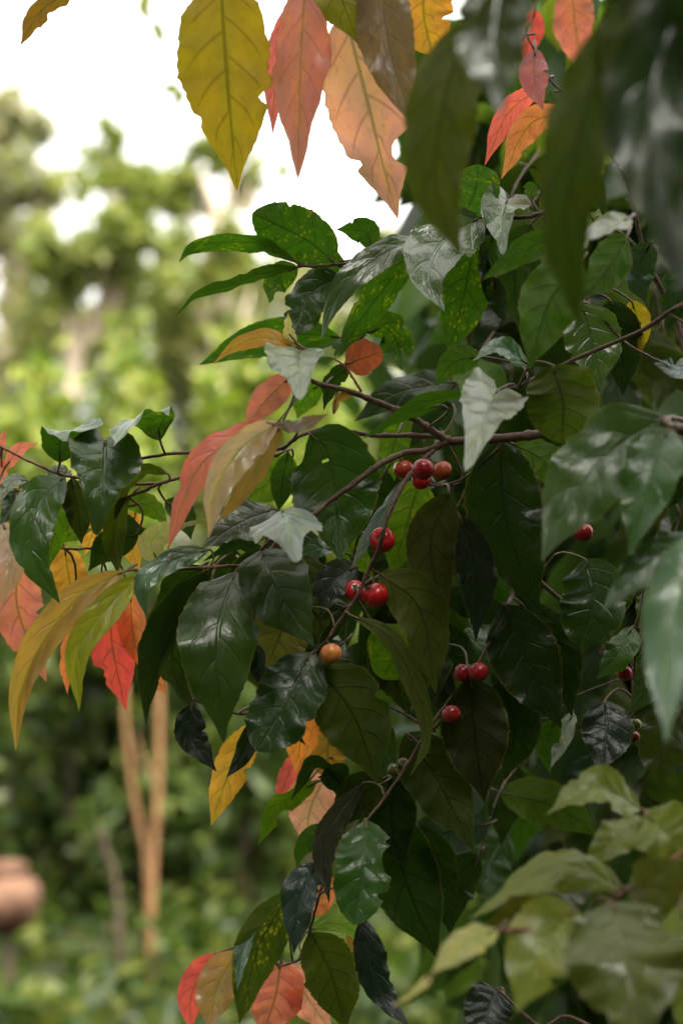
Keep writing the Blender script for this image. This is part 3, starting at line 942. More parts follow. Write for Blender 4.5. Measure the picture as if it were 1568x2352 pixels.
L([(848, 765, 2), (886, 752, 2), (915, 795, 2), (922, 850, 1)], 82, 180, 8, 'spot')
L([(782, 775, 2), (680, 768, 2), (570, 788), (458, 838)], 88, 185, 8, 'spot', 'l')
L([(682, 800, -1), (610, 776, -1), (545, 793), (489, 836)], 48, 35, 10, 'amber')
L([(680, 785, -1), (662, 762, -1), (662, 718)], 38, 40, 20, 'pale')
L([(690, 806, -4.5), (688, 845, -9), (689, 918, -12.5)], 176, 5, 18, 'skysheen', 'h', pucker=.03)
L([(793, 836, -1), (835, 822, -1), (878, 808, -1)], 82, 195, 8, 'brick', 'e')
L([(672, 862, -3), (615, 915, -3), (556, 990, -3)], 72, 10, 10, 'coral')
L([(640, 972, -3), (545, 1005, -3), (450, 1085, -4), (385, 1264, -4)], 80, 20, 10, 'coral', 'l')
L([(640, 968, -5), (560, 1025, -7), (497, 1120, -8), (478, 1238, -8)], 100, -18, 34, 'tan', 'l', tint=(.60, .37, .25))
L([(648, 972, -5), (600, 1060, -4), (540, 1150, -4), (500, 1200, -4)], 58, 25, 10, 'bronze', 'l')
L([(632, 975, -8), (690, 978, -9), (757, 950, -10)], 42, -40, 14, 'greybrown')
L([(800, 842, 1), (763, 880, 1), (743, 942, 1)], 54, 150, 16, 'dark')
L([(738, 880, 2), (702, 910, 2), (682, 962, 2)], 66, 180, 8, 'bright')
L([(765, 952, -1), (776, 915, -1), (830, 898)], 27, 40, 10, 'bronze')
# --- upper right cluster
L([(1062, 498, 0), (1090, 440, 0), (1098, 378)], 118, 175, 6, 'spot', 'e')
L([(1165, 458, 0), (1152, 500, -2), (1155, 587, -4)], 112, 8, 18, 'grey', 'h')
L([(1100, 500, 0), (1012, 560, -2), (985, 640, -4), (1020, 715, -5)], 155, 10, 12, 'grey', 'o')
L([(1088, 565, 1), (1062, 690, 1), (1030, 820, 1)], 122, 175, 8, 'spot')
L([(1130, 535, 1), (1120, 620), (1118, 692)], 60, -20, 12, 'dark', 'l')
L([(1135, 635, 1), (1143, 690), (1157, 742)], 46, 20, 12, 'black', 'l')
L([(1218, 515, 2), (1182, 620), (1192, 758)], 118, 170, 10, 'dark')
L([(1292, 533, -7), (1195, 578, -8), (1108, 642, -9)], 66, 160, 10, 'green', 'l')
L([(1335, 600, -9), (1262, 690, -10), (1213, 850, -11)], 140, 175, 8, 'green')
L([(1445, 500, -14), (1385, 528, -16), (1330, 565, -18)], 62, 40, 14, 'skysheen')
L([(1350, 545, -14), (1310, 560, -15), (1275, 575, -16)], 56, 35, 12, 'skysheen')
L([(1440, 540, -10), (1400, 610, -11), (1330, 690, -12)], 95, 160, 10, 'green')
L([(1492, 558, 0), (1462, 630), (1482, 697)], 86, -20, 12, 'blue')
L([(1448, 690, 4), (1466, 745, 4), (1470, 815, 4)], 58, 180, 10, 'mustard')
L([(1335, 698, 0), (1362, 800, 0), (1378, 892)], 140, -10, 12, 'grey')
L([(1400, 690, 3), (1425, 800, 4), (1430, 910)], 110, 170, 10, 'black')
L([(1268, 838, -6), (1292, 925, -7), (1290, 1018, -7)], 168, 178, 6, 'olive', 'e')
L([(1142, 896, -6), (1108, 968, -10.5), (1068, 1082, -14)], 160, 0, 20, 'skysheen', 'h', pucker=.03)
L([(1102, 818, 0), (1042, 832, 0), (998, 888)], 70, 165, 10, 'green')
L([(1212, 838, -4), (1150, 798, -5), (1085, 828, -6)], 56, 45, 10, 'teal')
L([(1085, 903, -5), (965, 928, -6), (862, 988, -6)], 50, 140, 12, 'green', 'l')
L([(1012, 930, -3), (920, 962), (830, 1008)], 36, 140, 12, 'green', 'l')
L([(1035, 925, 2), (985, 965, 2), (945, 1025, 2)], 88, -10, 10, 'blue')
L([(932, 955, 4), (902, 1030, 4), (905, 1105, 4)], 70, 180, 8, 'bright')
L([(1220, 460, 1), (1215, 430, 1), (1200, 430)], 36, 160, 10, 'green')
L([(1245, 500, 1), (1255, 460, 1), (1290, 445)], 34, 40, 15, 'dull')
L([(1260, 480, 0), (1290, 500, 0), (1300, 540)], 70, 0, 10, 'dull', 'e')
L([(1350, 490, 2), (1365, 510, 2), (1375, 478)], 44, 20, 12, 'skysheen')
# --- red twig at the top right
L([(1228, 112, 0), (1226, 180, -1), (1247, 254, -2)], 68, 5, 14, 'pink', 'o')
L([(1300, 257, 0), (1215, 288), (1150, 411)], 72, 160, 8, 'orange')
L([(1250, 195, 2), (1165, 262, 2), (1112, 380)], 56, 165, 8, 'red')
L([(1297, 208, 0), (1330, 205), (1356, 248)], 44, 20, 12, 'pink')
L([(1206, 80, 0), (1190, 82), (1168, 97)], 14, 30, 10, 'pink')
L([(1207, 74, 0), (1212, 60), (1210, 48)], 9, 0, 10, 'yolive')
L([(1228, 20, 12), (1215, 80, 12), (1200, 145, 12)], 62, 170, 8, 'red')
L([(1312, -40, 12), (1322, 70, 12), (1348, 185, 12)], 95, 15, 14, 'coral')
B([(1440, 420, 6), (1400, 260, 24), (1350, 120, 34), (1320, -60, 36)], 1.2, .7, 'twig')
for q_ in [[(1345, 20, 34), (1335, 90, 34), (1300, 165, 34)], [(1360, 160, 32), (1340, 220, 32), (1345, 300, 31)], [(1330, 250, 30), (1280, 300, 30), (1225, 370, 30)],
           [(1385, 300, 28), (1360, 370, 28), (1300, 430, 28)], [(1290, -20, 36), (1275, 50, 36), (1285, 120, 36)], [(1240, 300, 34), (1190, 330, 34), (1150, 400, 34)]]:
    L(q_, 70, 175, 8, 'bright', tint=(.22, .30, .03), nu=20, nv=8)
# --- middle cluster
L([(712, 997, 0), (748, 1035, 0), (770, 1140), (781, 1288, -1)], 215, 5, 6, 'dark', 'o', holes=[(.24, .12, .018)])
L([(648, 1172, -4), (660, 1205, -7.5), (682, 1290, -9.5)], 178, -4, -14, 'skysheen', 'h', tint=(.34, .39, .42))  # pale blue tint holds the sky's sheen
L([(602, 1262, -1), (632, 1340, -3), (720, 1484, -4)], 172, 8, 10, 'green', 'o', tint=(.068, .13, .038))
L([(690, 1275, 0), (735, 1370, 0), (730, 1482)], 80, 170, 8, 'dolive')
L([(700, 1395, 0), (650, 1445, 0), (612, 1540)], 140, 180, 6, 'dull', 'o', tint=(.20, .19, .055), bites=[(-1, .8, .12, .5)])
L([(542, 1313, -1), (505, 1430, -4), (500, 1550, -5), (514, 1706, -5)], 192, 4, 8, 'dark', 'o', tint=(.058, .118, .020), bites=[(-1, .22, .06, .25)])
L([(490, 1305, -1), (395, 1400, -1), (342, 1530), (336, 1668)], 80, -35, 14, 'black', 'l')
L([(470, 1318, 0), (408, 1430, 0), (400, 1545), (455, 1638)], 92, 160, 12, 'dolive', 'l')
L([(470, 1300, 1), (400, 1350, 1), (350, 1440, 1)], 70, 150, 12, 'dark', 'l')
L([(372, 1540, 1), (352, 1570), (342, 1626)], 24, 20, 12, 'black', 'l')
L([(440, 1618, 0), (440, 1692, -1), (497, 1772, -2)], 76, -10, 14, 'black', 'o', tint=(.015, .035, .02))
L([(716, 1500, -1), (655, 1615, -3), (590, 1726, -4)], 160, 10, 10, 'dark', 'e')
L([(592, 1645, 1), (560, 1730, 1), (520, 1787)], 48, 20, 12, 'black', 'l')
L([(672, 1650, 2), (682, 1685, 2), (702, 1712)], 18, 20, 12, 'black', 'l')
L([(728, 1533, -1), (812, 1640, -1), (868, 1800, -1)], 172, 178, 6, 'dolive', 'o')
L([(805, 1413, -2), (895, 1465, -2), (962, 1600, -2), (978, 1700), (942, 1783, -3)], 52, 160, 12, 'dull', 'l')
L([(872, 1318, -1), (965, 1400, -1), (1000, 1592)], 128, 172, 10, 'dull')
L([(1030, 1133, 0), (988, 1260, 0), (1030, 1428)], 118, 172, 10, 'dull', tint=(.06, .068, .02))
L([(1055, 1185, 1), (1095, 1320, 1), (1092, 1472)], 98, -8, 10, 'blue', tint=(.028, .045, .03))
L([(1150, 1012, 1), (1162, 1200, 1), (1238, 1412)], 185, 6, 8, 'black')
L([(965, 1100, 3), (930, 1220, 3), (895, 1325, 3)], 125, 178, 8, 'bright')
L([(928, 1100, 0), (872, 1190, 0), (806, 1305, -1)], 42, 40, 8, 'blue', 'l', tint=(.10, .14, .14))
L([(818, 1300, 1), (762, 1340, 0), (735, 1422)], 86, 15, 14, 'blue', tint=(.06, .085, .085))
L([(770, 1262, 2), (722, 1262, 2), (698, 1302)], 48, 30, 12, 'teal')
L([(672, 1050, 3), (632, 1100, 3), (543, 1152)], 92, 178, 8, 'bright')
L([(662, 1038, 2), (650, 1100, 2), (640, 1174)], 62, 176, 12, 'green', 'l')
L([(632, 1168, 2), (545, 1205, 1), (465, 1258, 0)], 118, 30, 8, 'grey', tint=(.09, .13, .09))
L([(482, 1262, -1), (392, 1290, -2), (330, 1342, -3), (338, 1422, -3)], 66, 25, 14, 'teal', 'l')
L([(608, 1262, 0), (540, 1254), (468, 1288)], 42, 140, 10, 'green', 'l', tint=(.03, .07, .02))
L([(860, 1440, 3), (900, 1500, 3), (880, 1560, 4)], 110, 180, 8, 'bright', 'e')
L([(742, 1300, 2), (700, 1340, 1), (690, 1420, 0)], 70, 20, 16, 'green', wave=.25, tint=(.06, .12, .03))
L([(600, 1300, 2), (560, 1345, 1), (575, 1410, 1)], 70, 165, 12, 'olive', wave=.22)
L([(770, 1200, 3), (800, 1250, 3), (860, 1330, 3)], 66, 175, 10, 'bright', wave=.22)
L([(590, 1440, 3), (570, 1500, 3), (600, 1590, 3)], 80, 170, 12, 'olive', wave=.2)
L([(880, 1240, 4), (930, 1280, 4), (950, 1360, 4)], 84, 175, 10, 'green', wave=.2)
L([(1180, 1020, 3), (1250, 1060, 3), (1290, 1140, 3)], 90, 170, 12, 'green', wave=.2)
L([(1010, 1480, 3), (960, 1540, 3), (930, 1640, 3)], 84, 172, 12, 'olive', wave=.2)
L([(1450, 1440, 1), (1420, 1500, 0), (1370, 1560, 0)], 80, 15, 14, 'green', wave=.2)
L([(1530, 1330, 3), (1510, 1400, 3), (1480, 1480, 3)], 100, 10, 12, 'dark', wave=.2)
# --- left cluster
L([(243, 1010, -1), (238, 1080, -3), (228, 1150, -4), (222, 1230, -4)], 182, 0, 10, 'green', 'h', tint=(.055, .125, .026))
L([(368, 1012, 0), (356, 968, 0), (306, 966, -3), (262, 1024, -6)], 135, (165, 120, 66, 52), 8, 'spot', 'o', mat=M_GLOSS)
L([(138, 1062, 0), (142, 1004, 0), (175, 985, -1), (232, 978, -2)], 112, (-185, -150, -66, -64), 8, 'green', 'e', mat=M_GLOSS)
L([(150, 1095, 0), (88, 1160, -3), (74, 1270, -4), (138, 1386, -4)], 108, 8, 16, 'green', 'l', tint=(.055, .125, .022))
L([(143, 1105, 1), (128, 1200, 1), (110, 1312, 1)], 72, 175, 10, 'bright')
L([(165, 1098, 1), (180, 1170, 1), (188, 1250)], 72, 165, 12, 'dolive')
L([(300, 1140, 1), (278, 1165, 1), (262, 1240), (273, 1322)], 62, 150, 14, 'olive', 'l')
L([(385, 1088, 1), (335, 1078, 1), (290, 1112), (262, 1195)], 44, 150, 10, 'olive', 'l')
L([(292, 1162, 2), (340, 1160, 2), (388, 1208)], 52, 190, 8, 'bright')
L([(10, 1078, 1), (45, 1032, 1), (88, 1018)], 34, 170, 8, 'coral')
L([(2, 1045, 1), (6, 1012, 1), (15, 984)], 22, 170, 8, 'coral')
L([(4, 1050, 1), (6, 1110, 1), (-4, 1170)], 24, 170, 8, 'coral')
L([(42, 1128, 0), (26, 1165, -1), (0, 1206, -2)], 50, -20, 14, 'black')
L([(66, 1104, 1), (28, 1106, 0), (-4, 1158, -1)], 38, 40, 12, 'grey')
L([(88, 1138, 0), (70, 1115, 0), (45, 1130)], 24, 150, 12, 'dark')
L([(8, 1200, 3), (26, 1290, 1), (4, 1392, 0)], 86, 8, 12, 'tan')
L([(45, 1275, 5), (42, 1400, 5), (107, 1565, 5)], 118, 175, 8, 'coral')
L([(148, 1255, 5), (158, 1320, 5), (172, 1405, 5)], 86, 175, 8, 'amber')
L([(235, 1170, 5), (215, 1220, 5), (195, 1275, 5)], 70, 175, 8, 'amber')
L([(292, 1310, -2), (185, 1368, -3), (98, 1480, -4), (46, 1600, -4), (37, 1724, -4)], 92, 6, 32, 'bronze', 'l', tint=(.40, .24, .06))
L([(322, 1316, -2), (245, 1400, -4), (178, 1500, -5), (182, 1634, -5)], 80, -8, 28, 'yolive', 'l', pucker=.03)
L([(258, 1365, 4), (258, 1480, 4), (290, 1631, 4)], 110, 175, 8, 'red', 'o', bites=[(-1, .62, .05, .35)], tint=(.74, .10, .085))
L([(300, 1360, 4), (305, 1450, 4), (328, 1545, 4)], 66, 175, 8, 'orange')
L([(175, 1425, 5), (155, 1520, 5), (155, 1595, 5)], 44, 160, 8, 'orange')
L([(372, 1470, 5), (355, 1540, 5), (382, 1598, 5)], 56, 170, 8, 'orange')
L([(230, 1340, 5), (190, 1400, 5), (205, 1480, 5)], 60, 175, 8, 'coral')
L([(363, 1291, -1), (348, 1245, -1), (392, 1200, -1)], 62, 15, 12, 'pale', 'e')
L([(378, 1240, 0), (420, 1210, -1), (478, 1193, -2)], 26, -45, 10, 'yolive')
L([(318, 1222, 2), (250, 1255, 2), (203, 1312, 2)], 76, 170, 8, 'dark')
L([(250, 1180, 3), (300, 1215, 3), (345, 1220, 3)], 55, 175, 8, 'dark')
L([(312, 1175, 6), (300, 1240, 6), (322, 1318, 6)], 58, 175, 8, 'amber')
L([(140, 1240, 4), (165, 1225, 4), (215, 1215, 4)], 40, 175, 8, 'bright')
L([(160, 1085, 2), (130, 1085, 2), (90, 1120, 2)], 40, 30, 10, 'grey')
L([(380, 1150, 3), (420, 1180, 3), (440, 1240, 3)], 60, 175, 8, 'dark')
# --- below the middle
L([(592, 1655, 4), (532, 1760, 4), (485, 1896, 4)], 86, 175, 8, 'amber', 'l')
L([(700, 1590, 5), (692, 1690, 5), (678, 1778, 5)], 94, 175, 8, 'amber', tint=(.58, .22, .04))
L([(768, 1650, 7), (752, 1730, 7), (772, 1805, 7)], 100, 175, 8, 'bronze')
L([(690, 1725, 9), (658, 1790, 9), (632, 1860, 9)], 46, 175, 8, 'red')
L([(765, 1755, 8), (715, 1850, 8), (702, 1950, 8)], 120, 175, 8, 'salmon')
L([(790, 1795, 2), (722, 1752, 2), (668, 1840, 1)], 46, 140, 10, 'dark')
L([(725, 1798, 3), (645, 1848, 3), (592, 1942, 3)], 56, 175, 8, 'bright', bites=[(1, .55, .12, .6), (-1, .3, .1, .5)])
L([(735, 1785, 2), (792, 1795, 2), (805, 1872, 2)], 72, 170, 10, 'dark', bites=[(1, .5, .14, .8)])
L([(835, 1798, 0), (772, 1880, 0), (742, 1955), (756, 2075)], 62, -25, 12, 'grey', 'l', tint=(.05, .055, .045))
L([(748, 1895, 2), (698, 1945, 2), (680, 1995)], 52, 165, 10, 'green')
L([(738, 1982, 1), (692, 2050, 0), (674, 2192, -1)], 88, 12, 12, 'blue', tint=(.028, .06, .05))
L([(842, 1885, -2), (834, 1990, -4), (815, 2124, -5)], 132, 8, 10, 'green', 'e', tint=(.06, .155, .022), bites=[(-1, .38, .13, .38), (-1, .22, .03, .2)])
L([(832, 2105, -1), (850, 2200, -2), (882, 2290, -2), (938, 2356, -3)], 82, -15, 12, 'black', 'l', tint=(.015, .03, .022))
L([(668, 2045, 3), (595, 2175, 3), (550, 2350, 3)], 110, 170, 8, 'spot', 'l', tint=(.09, .14, .02))
L([(605, 2100, 4), (562, 2170, 3), (545, 2275, 2)], 40, 35, 12, 'teal', 'l')
L([(714, 2142, 2), (762, 2240, 2), (795, 2370, 2)], 128, 175, 8, 'olive')
L([(703, 2142, 4), (765, 2118, 4), (845, 2160, 4), (872, 2215, 4)], 50, 150, 10, 'bright', 'l')
L([(800, 2140, 6), (830, 2180, 6), (815, 2215, 6)], 50, 175, 8, 'bronze')
L([(495, 2190, 7), (442, 2280, 7), (438, 2375, 7)], 72, 175, 8, 'red')
L([(545, 2185, 6), (500, 2270, 5), (478, 2375, 4)], 100, 10, 14, 'tan', tint=(.46, .29, .10))
L([(645, 2205, 6), (632, 2290, 6), (600, 2385, 6)], 130, 175, 8, 'coral')
L([(655, 2215, 7), (705, 2290, 7), (765, 2375, 7)], 90, 175, 8, 'salmon')
L([(700, 2100, 8), (740, 2060, 8), (770, 2010, 8)], 60, 175, 8, 'orange')
L([(885, 1795, 1), (822, 1830, 1), (768, 1905, 1)], 100, 170, 8, 'dolive')
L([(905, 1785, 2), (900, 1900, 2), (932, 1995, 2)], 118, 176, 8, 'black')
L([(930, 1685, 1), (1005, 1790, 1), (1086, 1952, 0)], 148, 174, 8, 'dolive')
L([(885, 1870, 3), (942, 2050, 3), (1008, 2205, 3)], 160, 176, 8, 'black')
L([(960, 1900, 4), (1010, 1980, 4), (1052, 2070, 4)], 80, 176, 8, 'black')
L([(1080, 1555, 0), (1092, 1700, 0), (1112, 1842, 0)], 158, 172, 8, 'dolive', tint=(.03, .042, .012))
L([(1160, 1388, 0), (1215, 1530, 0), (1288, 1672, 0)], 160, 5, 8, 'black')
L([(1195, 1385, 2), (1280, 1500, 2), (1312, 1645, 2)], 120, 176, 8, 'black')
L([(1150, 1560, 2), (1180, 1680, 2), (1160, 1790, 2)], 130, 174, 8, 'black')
L([(1388, 1608, 0), (1392, 1690, -1), (1372, 1775, -2)], 118, 0, 8, 'blue', tint=(.02, .035, .03))
L([(1508, 1450, -1), (1495, 1560, -1), (1440, 1645)], 84, 172, 10, 'green', tint=(.035, .07, .02))
L([(1315, 1635, 6), (1292, 1700, 5), (1263, 1765, 4)], 46, 20, 10, 'skysheen')
L([(1275, 1650, 5), (1255, 1710, 5), (1262, 1780, 5)], 55, 165, 10, 'green')
L([(1345, 1285, 0), (1362, 1375, -1), (1330, 1485, -1)], 150, 5, 10, 'dark', 'e', wave=.22)
L([(1440, 1310, 0), (1390, 1380, 0), (1330, 1440, 0)], 100, 0, 10, 'dark', wave=.2)
# --- near leaves at the right
L([(1522, 958, -14), (1405, 1035, -15), (1312, 1150, -16), (1243, 1288, -17)], 205, 12, 10, 'green', 'o', tint=(.055, .12, .028))
L([(1532, 984, -15), (1494, 1100, -17), (1443, 1278, -18)], 138, 8, 14, 'green', 'o', tint=(.06, .13, .035))
L([(1590, 1230, -26), (1545, 1450, -28), (1528, 1708, -30)], 150, 10, 12, 'teal', 'o', tint=(.11, .20, .13))
L([(1590, 1222, -16), (1485, 1295, -17), (1380, 1405, -18)], 90, 20, 12, 'green', 'l', tint=(.04, .10, .03))
L([(1600, 820, -8), (1560, 850, -9), (1500, 835, -10)], 70, 40, 12, 'teal', tint=(.03, .08, .05))
L([(1610, 600, -6), (1560, 680, -6), (1530, 760, -6)], 100, 170, 10, 'green', tint=(.03, .07, .02))

RED, DRED, ORED, ORG = (.36, .009, .013), (.20, .006, .012), (.52, .10, .03), (.62, .24, .08)
for q in [(926, 1077, 23, 0, (.27, .03, .012), 'orange red berry touching the twig fork'), (971, 1078, 25, -2, (.22, .008, .02), 'dark crimson berry in the middle of the fork cluster'),
          (966, 1104, 21, 0, (.36, .012, .02), 'red berry lowest in the fork cluster'), (1015, 1081, 23, -1, (.27, .045, .02), 'dull orange berry right in the fork cluster'),
          (878, 1240, 29, -1, RED, 'large red berry behind the hanging twig'), (814, 1357, 25, 0, RED, 'red berry half hidden by the hanging twig'),
          (863, 1367, 29, -1, RED, 'large red berry right of the hanging twig'), (760, 1501, 25, -2, (.50, .17, .055), 'pale orange unripe berry at the end of the hanging twig'),
          (1060, 1545, 20, 0, DRED, 'small dark red berry of the shaded pair'), (1099, 1543, 22, -1, (.28, .01, .02), 'dark red berry of the shaded pair'),
          (1088, 1566, 18, 2, DRED, 'dark berry hidden under the shaded pair'),
          (1036, 1640, 22, -1, (.22, .014, .014), 'single dark red berry below the shaded pair'), (1338, 1222, 23, -2, DRED, 'dark red berry under the large soft leaf'),
          (1432, 1545, 19, 2, DRED, 'dark red berry beside the pointed green leaf'), (1453, 1692, 15, 3, (.12, .006, .01), 'blackish red berry under the green one'),
          (1456, 1664, 16, 2, (.13, .12, .02), 'yellow green unripe berry'), (905, 1768, 15, 0, (.05, .055, .015), 'small green unripe berry'),
          (926, 1752, 12, 0, (.10, .09, .03), 'tiny pale unripe berry')]:
    S.berry(*q)

# --- leaves deeper in the shrub, on twigs of their own
def inner(n_twigs, seed):
    r = np.random.default_rng(seed)
    for k in range(n_twigs):
        x = r.uniform(1010, 1640)
        y = r.uniform(430, 1950)
        if y > 1700: x = max(x, 1150)
        if y < 650: x = max(x, 1180)
        d = r.uniform(9, 40)
        dx, dy = r.uniform(-120, 60), r.uniform(120, 260)
        spec = [(x + 60, y - 90, d + 4), (x, y, d), (x + dx * .5, y + dy * .5, d - 1), (x + dx, y + dy, d - 2)]
        o = B(spec, 1.2, .6, 'twig')
        pts = [np.array(q, float) for q in spec]
        for i in range(4):
            t = (i + .6) / 4
            b = spline(pts, 9)[int(t * 8)]
            a = r.uniform(-75, 75) if i < 3 else r.uniform(-20, 20)
            ln = r.uniform(170, 270)
            e = b + np.array([math.sin(math.radians(a)) * ln, math.cos(math.radians(a)) * ln, r.uniform(-4, 3)])
            m = (b + e) / 2 + np.array([r.uniform(-1, 1) * 20 + math.copysign(20, a), -18, 0])
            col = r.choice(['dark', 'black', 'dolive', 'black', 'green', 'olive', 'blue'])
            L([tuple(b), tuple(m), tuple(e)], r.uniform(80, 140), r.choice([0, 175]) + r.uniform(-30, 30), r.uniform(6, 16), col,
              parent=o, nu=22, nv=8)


inner(20, 5)


def inner_low(n_twigs, seed):
    r = np.random.default_rng(seed)
    for k in range(n_twigs):
        x, y, d = r.uniform(740, 1040), r.uniform(1130, 1500), r.uniform(5, 14)
        if k >= 10: x, y, d = 640 - 70 * (k - 10), 1235 + 30 * (k - 10), 4 + 1.5 * (k - 10)
        spec = [(x + 90, y - 60, d + 3), (x, y, d), (x - 20, y + 110, d - 1)]
        o = B(spec, 1.0, .6, 'twig')
        pts = [np.array(q_, float) for q_ in spec]
        for i in range(3):
            b = spline(pts, 9)[2 + 3 * i]
            a = r.uniform(-60, 60)
            ln = r.uniform(180, 260)
            e = b + np.array([math.sin(math.radians(a)) * ln, math.cos(math.radians(a)) * ln, r.uniform(-3, 3)])
            m = (b + e) / 2 + np.array([r.uniform(-1, 1) * 15 + math.copysign(18, a), -18, 0])
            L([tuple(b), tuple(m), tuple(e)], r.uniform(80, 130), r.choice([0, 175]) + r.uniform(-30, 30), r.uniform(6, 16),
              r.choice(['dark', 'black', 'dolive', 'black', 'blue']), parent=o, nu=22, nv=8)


inner_low(13, 8)


def inner_mass():
    """the dense inside of the shrub, past counting"""
    r = np.random.default_rng(17)
    cen, rad, cnt = [], [], []
    for k in range(70):
        s = r.uniform(1.35, 2.5)
        x = r.uniform(960, 1900)
        y = r.uniform(150, 2500)
        if s < 1.6 and x < 1150: x += 200
        if y > 1800: x = max(x, 1300)
        c = A(x, y, s)
        if c[2] < 0.1: continue
        cen.append(c); rad.append(r.uniform(.09, .17)); cnt.append(60)
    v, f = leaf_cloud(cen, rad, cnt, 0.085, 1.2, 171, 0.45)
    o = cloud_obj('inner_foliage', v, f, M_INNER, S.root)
    o['kind'] = 'stuff'


inner_mass()

# ------------------------------------------------------------------ branch hanging in from above
T = Plant('overhanging_branch', P(1100, -420, -12), 'branch hanging in from above with mustard, pink and salmon leaves and blurred dark ones', 'branch')
T.branch([(2100, -700, -10), (1700, -420, -20), (1200, -330, -14), (900, -200, -8), (700, -140, -6), (480, -120, -5), (300, -90, -4), (170, -60, -4)], 4, 1.2)
T.branch([(900, -200, -8), (850, -120, -7), (800, -60, -6), (760, 10, -5)], 1.3, .8, 'twig')
T.branch([(1200, -330, -14), (1180, -160, -24), (1120, -30, -30), (1075, 40, -32)], 1.6, .9, 'twig')
T.branch([(1700, -420, -20), (1640, -200, -38), (1560, -80, -46), (1460, 0, -44), (1420, 30, -44)], 2.0, 1.0, 'twig')
TL = T.leaf
TL([(506, -60, -4), (523, 190, -5), (545, 438, -5)], 212, 178, 5, 'mustard', 'o')
TL([(702, -60, -4), (690, 160, -5), (684, 410, -6)], 138, 25, 16, 'pink', 'l', tint=(.52, .20, .17))
TL([(655, 20, -3), (632, 190, -3), (626, 308, -3)], 58, 170, 8, 'pink', 'l', tint=(.62, .16, .15))
TL([(745, -110, -5), (790, 10, -6), (823, 102, -6)], 130, 176, 10, 'olive', tint=(.16, .15, .02))
TL([(792, 30, -4), (848, 250, -4), (880, 380), (913, 502, -5)], 186, 176, 6, 'salmon', 'o', bites=[(1, .66, .075, .62)])
TL([(868, -100, -6), (890, 100, -7), (944, 285, -8)], 135, 15, 16, 'greybrown', 'l')
TL([(985, -100, -4), (972, 20, -4), (992, 125, -4)], 130, 176, 8, 'amber', 'e')
TL([(190, -30, -3), (100, 20, -4), (48, 103, -4)], 70, 140, 14, 'bronze', 'l', tint=(.22, .12, .03))
TL([(1075, 40, -24), (1018, 240, -25), (1000, 420), (1058, 590, -25)], 170, 168, 12, 'olive', 'l', tint=(.07, .085, .012))
TL([(1160, -80, -33), (1135, 80, -34), (1150, 265, -35)], 175, 20, 10, 'teal', 'o', tint=(.06, .085, .03))
TL([(1250, -120, -32), (1180, -20, -33), (1080, 60, -34)], 150, 160, 10, 'olive', 'o', tint=(.07, .09, .015))
TL([(1420, 20, -31), (1332, 290, -32), (1300, 520), (1330, 760, -31)], 165, 165, 12, 'dolive', 'l')
TL([(1590, -60, -34), (1490, 230, -36), (1535, 640, -38)], 225, -28, 12, 'blue', 'o', tint=(.03, .055, .022))
TL([(1640, 190, -34), (1520, 40, -35), (1370, -20, -35)], 160, 170, 10, 'green', 'o', tint=(.04, .085, .015))
TL([(1560, -90, -31), (1440, 60, -32), (1380, 200, -32)], 150, 170, 10, 'dolive', 'o')
TL([(1650, 300, -34), (1590, 480, -35), (1560, 680, -36)], 170, 0, 10, 'blue', 'o', tint=(.03, .05, .04))

T.branch([(480, -120, -5), (420, -90, 60), (345, -30, 110), (352, 60, 125)], 1.0, .6, 'twig')
T.branch([(420, -90, 60), (440, 40, 110), (425, 150, 130), (400, 205, 135)], 1.0, .6, 'twig')
for q_ in [[(342, -20, 112), (330, 20, 114), (350, 55, 116)], [(352, 50, 124), (365, 75, 126), (375, 110, 128)], [(404, 190, 134), (390, 205, 134), (368, 200, 134)], [(400, 205, 135), (412, 220, 136), (398, 250, 137)]]:
    TL(q_, 26, 175, 8, 'green', tint=(.16, .18, .06), nu=14, nv=6)

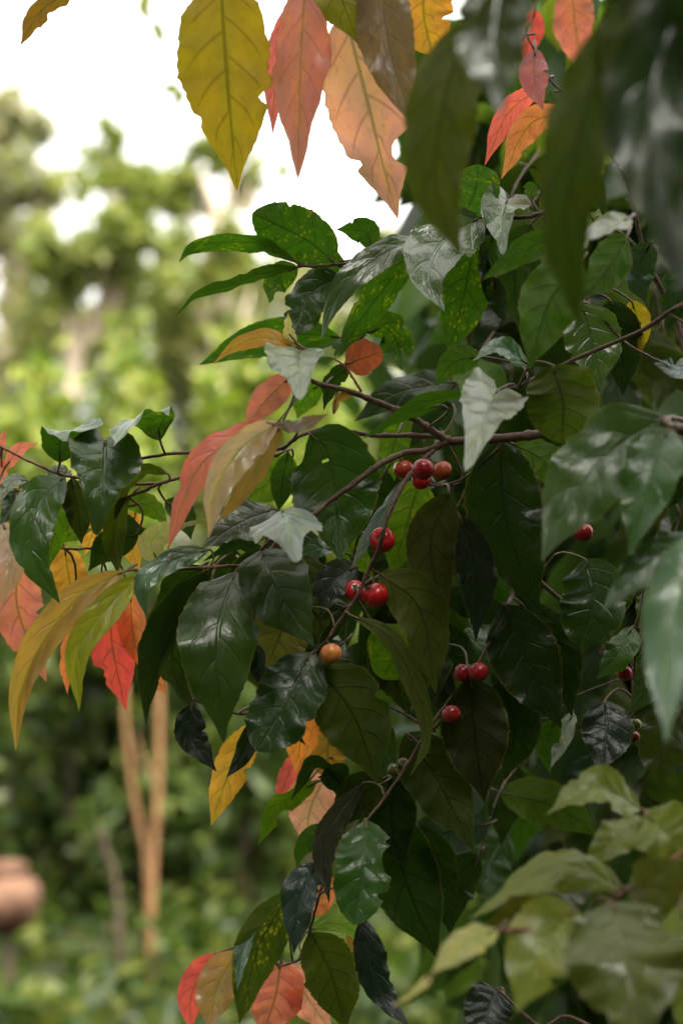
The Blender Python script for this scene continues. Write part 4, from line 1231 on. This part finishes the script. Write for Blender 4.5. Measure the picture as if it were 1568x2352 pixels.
# ------------------------------------------------------------------ near shrub with yellow green young leaves
F = Plant('young_shrub', (0.19, 0.62, 0.0), 'near young shrub with blurred yellow green leaves and reddish stems, lower right corner', 'shrub')
F.branch([(2000, 5200, -24), (1900, 3600, -24), (1760, 2500, -24), (1690, 2080, -23), (1620, 1935, -21), (1560, 1965, -21), (1470, 2020, -21), (1425, 2055, -21), (1330, 2115, -22), (1250, 2130, -23), (1140, 2137, -24)], 3.4, .9, 'stem', M_TWIG)
F.branch([(1620, 1935, -21), (1540, 1880, -18), (1475, 1860, -16)], 1.4, .8, 'twig', M_TWIG)
F.branch([(1760, 2500, -24), (1500, 2440, -8), (1310, 2335, -5), (1240, 2358, -5), (1140, 2270, -5)], 1.6, 1.0, 'twig')
FL = F.leaf
FL([(1470, 1857, -15), (1370, 1812, -16), (1252, 1872, -17)], 110, 50, 10, 'fore')
FL([(1428, 2035, -19), (1305, 1990, -20), (1185, 2035, -20), (1083, 2108, -20)], 120, 45, 10, 'fore', 'l')
FL([(1478, 1878, -17), (1412, 1925, -18), (1338, 1992, -18)], 95, 30, 10, 'fore')
FL([(1480, 1868, -19), (1535, 1920, -20), (1600, 1965, -20)], 150, -5, 10, 'fore')
FL([(1318, 2082, -22), (1242, 2190, -24), (1185, 2325, -25)], 185, 5, 10, 'fore', 'o', tint=(.19, .20, .035))
FL([(1142, 2135, -24), (1062, 2172, -25), (985, 2242, -26)], 76, 30, 10, 'pale')
FL([(990, 2240, -26), (955, 2275, -27), (900, 2312, -27)], 26, 30, 10, 'pale')
FL([(1405, 2072, -24), (1440, 2220, -27), (1475, 2420, -29)], 270, 5, 10, 'fore', 'o', tint=(.12, .15, .03))
FL([(1440, 2042, -23), (1525, 2050, -24), (1610, 2140, -24)], 150, 5, 10, 'fore', tint=(.12, .12, .022))
FL([(1280, 2110, -22), (1190, 2100, -22), (1110, 2130, -22)], 90, 150, 10, 'fore', tint=(.10, .10, .02))
FL([(1560, 2080, -26), (1590, 2200, -27), (1560, 2370, -28)], 170, 10, 10, 'fore')
FL([(1142, 2270, -4), (1122, 2310, -5), (1110, 2375, -6)], 110, 0, 10, 'blue', 'e', tint=(.02, .035, .03))
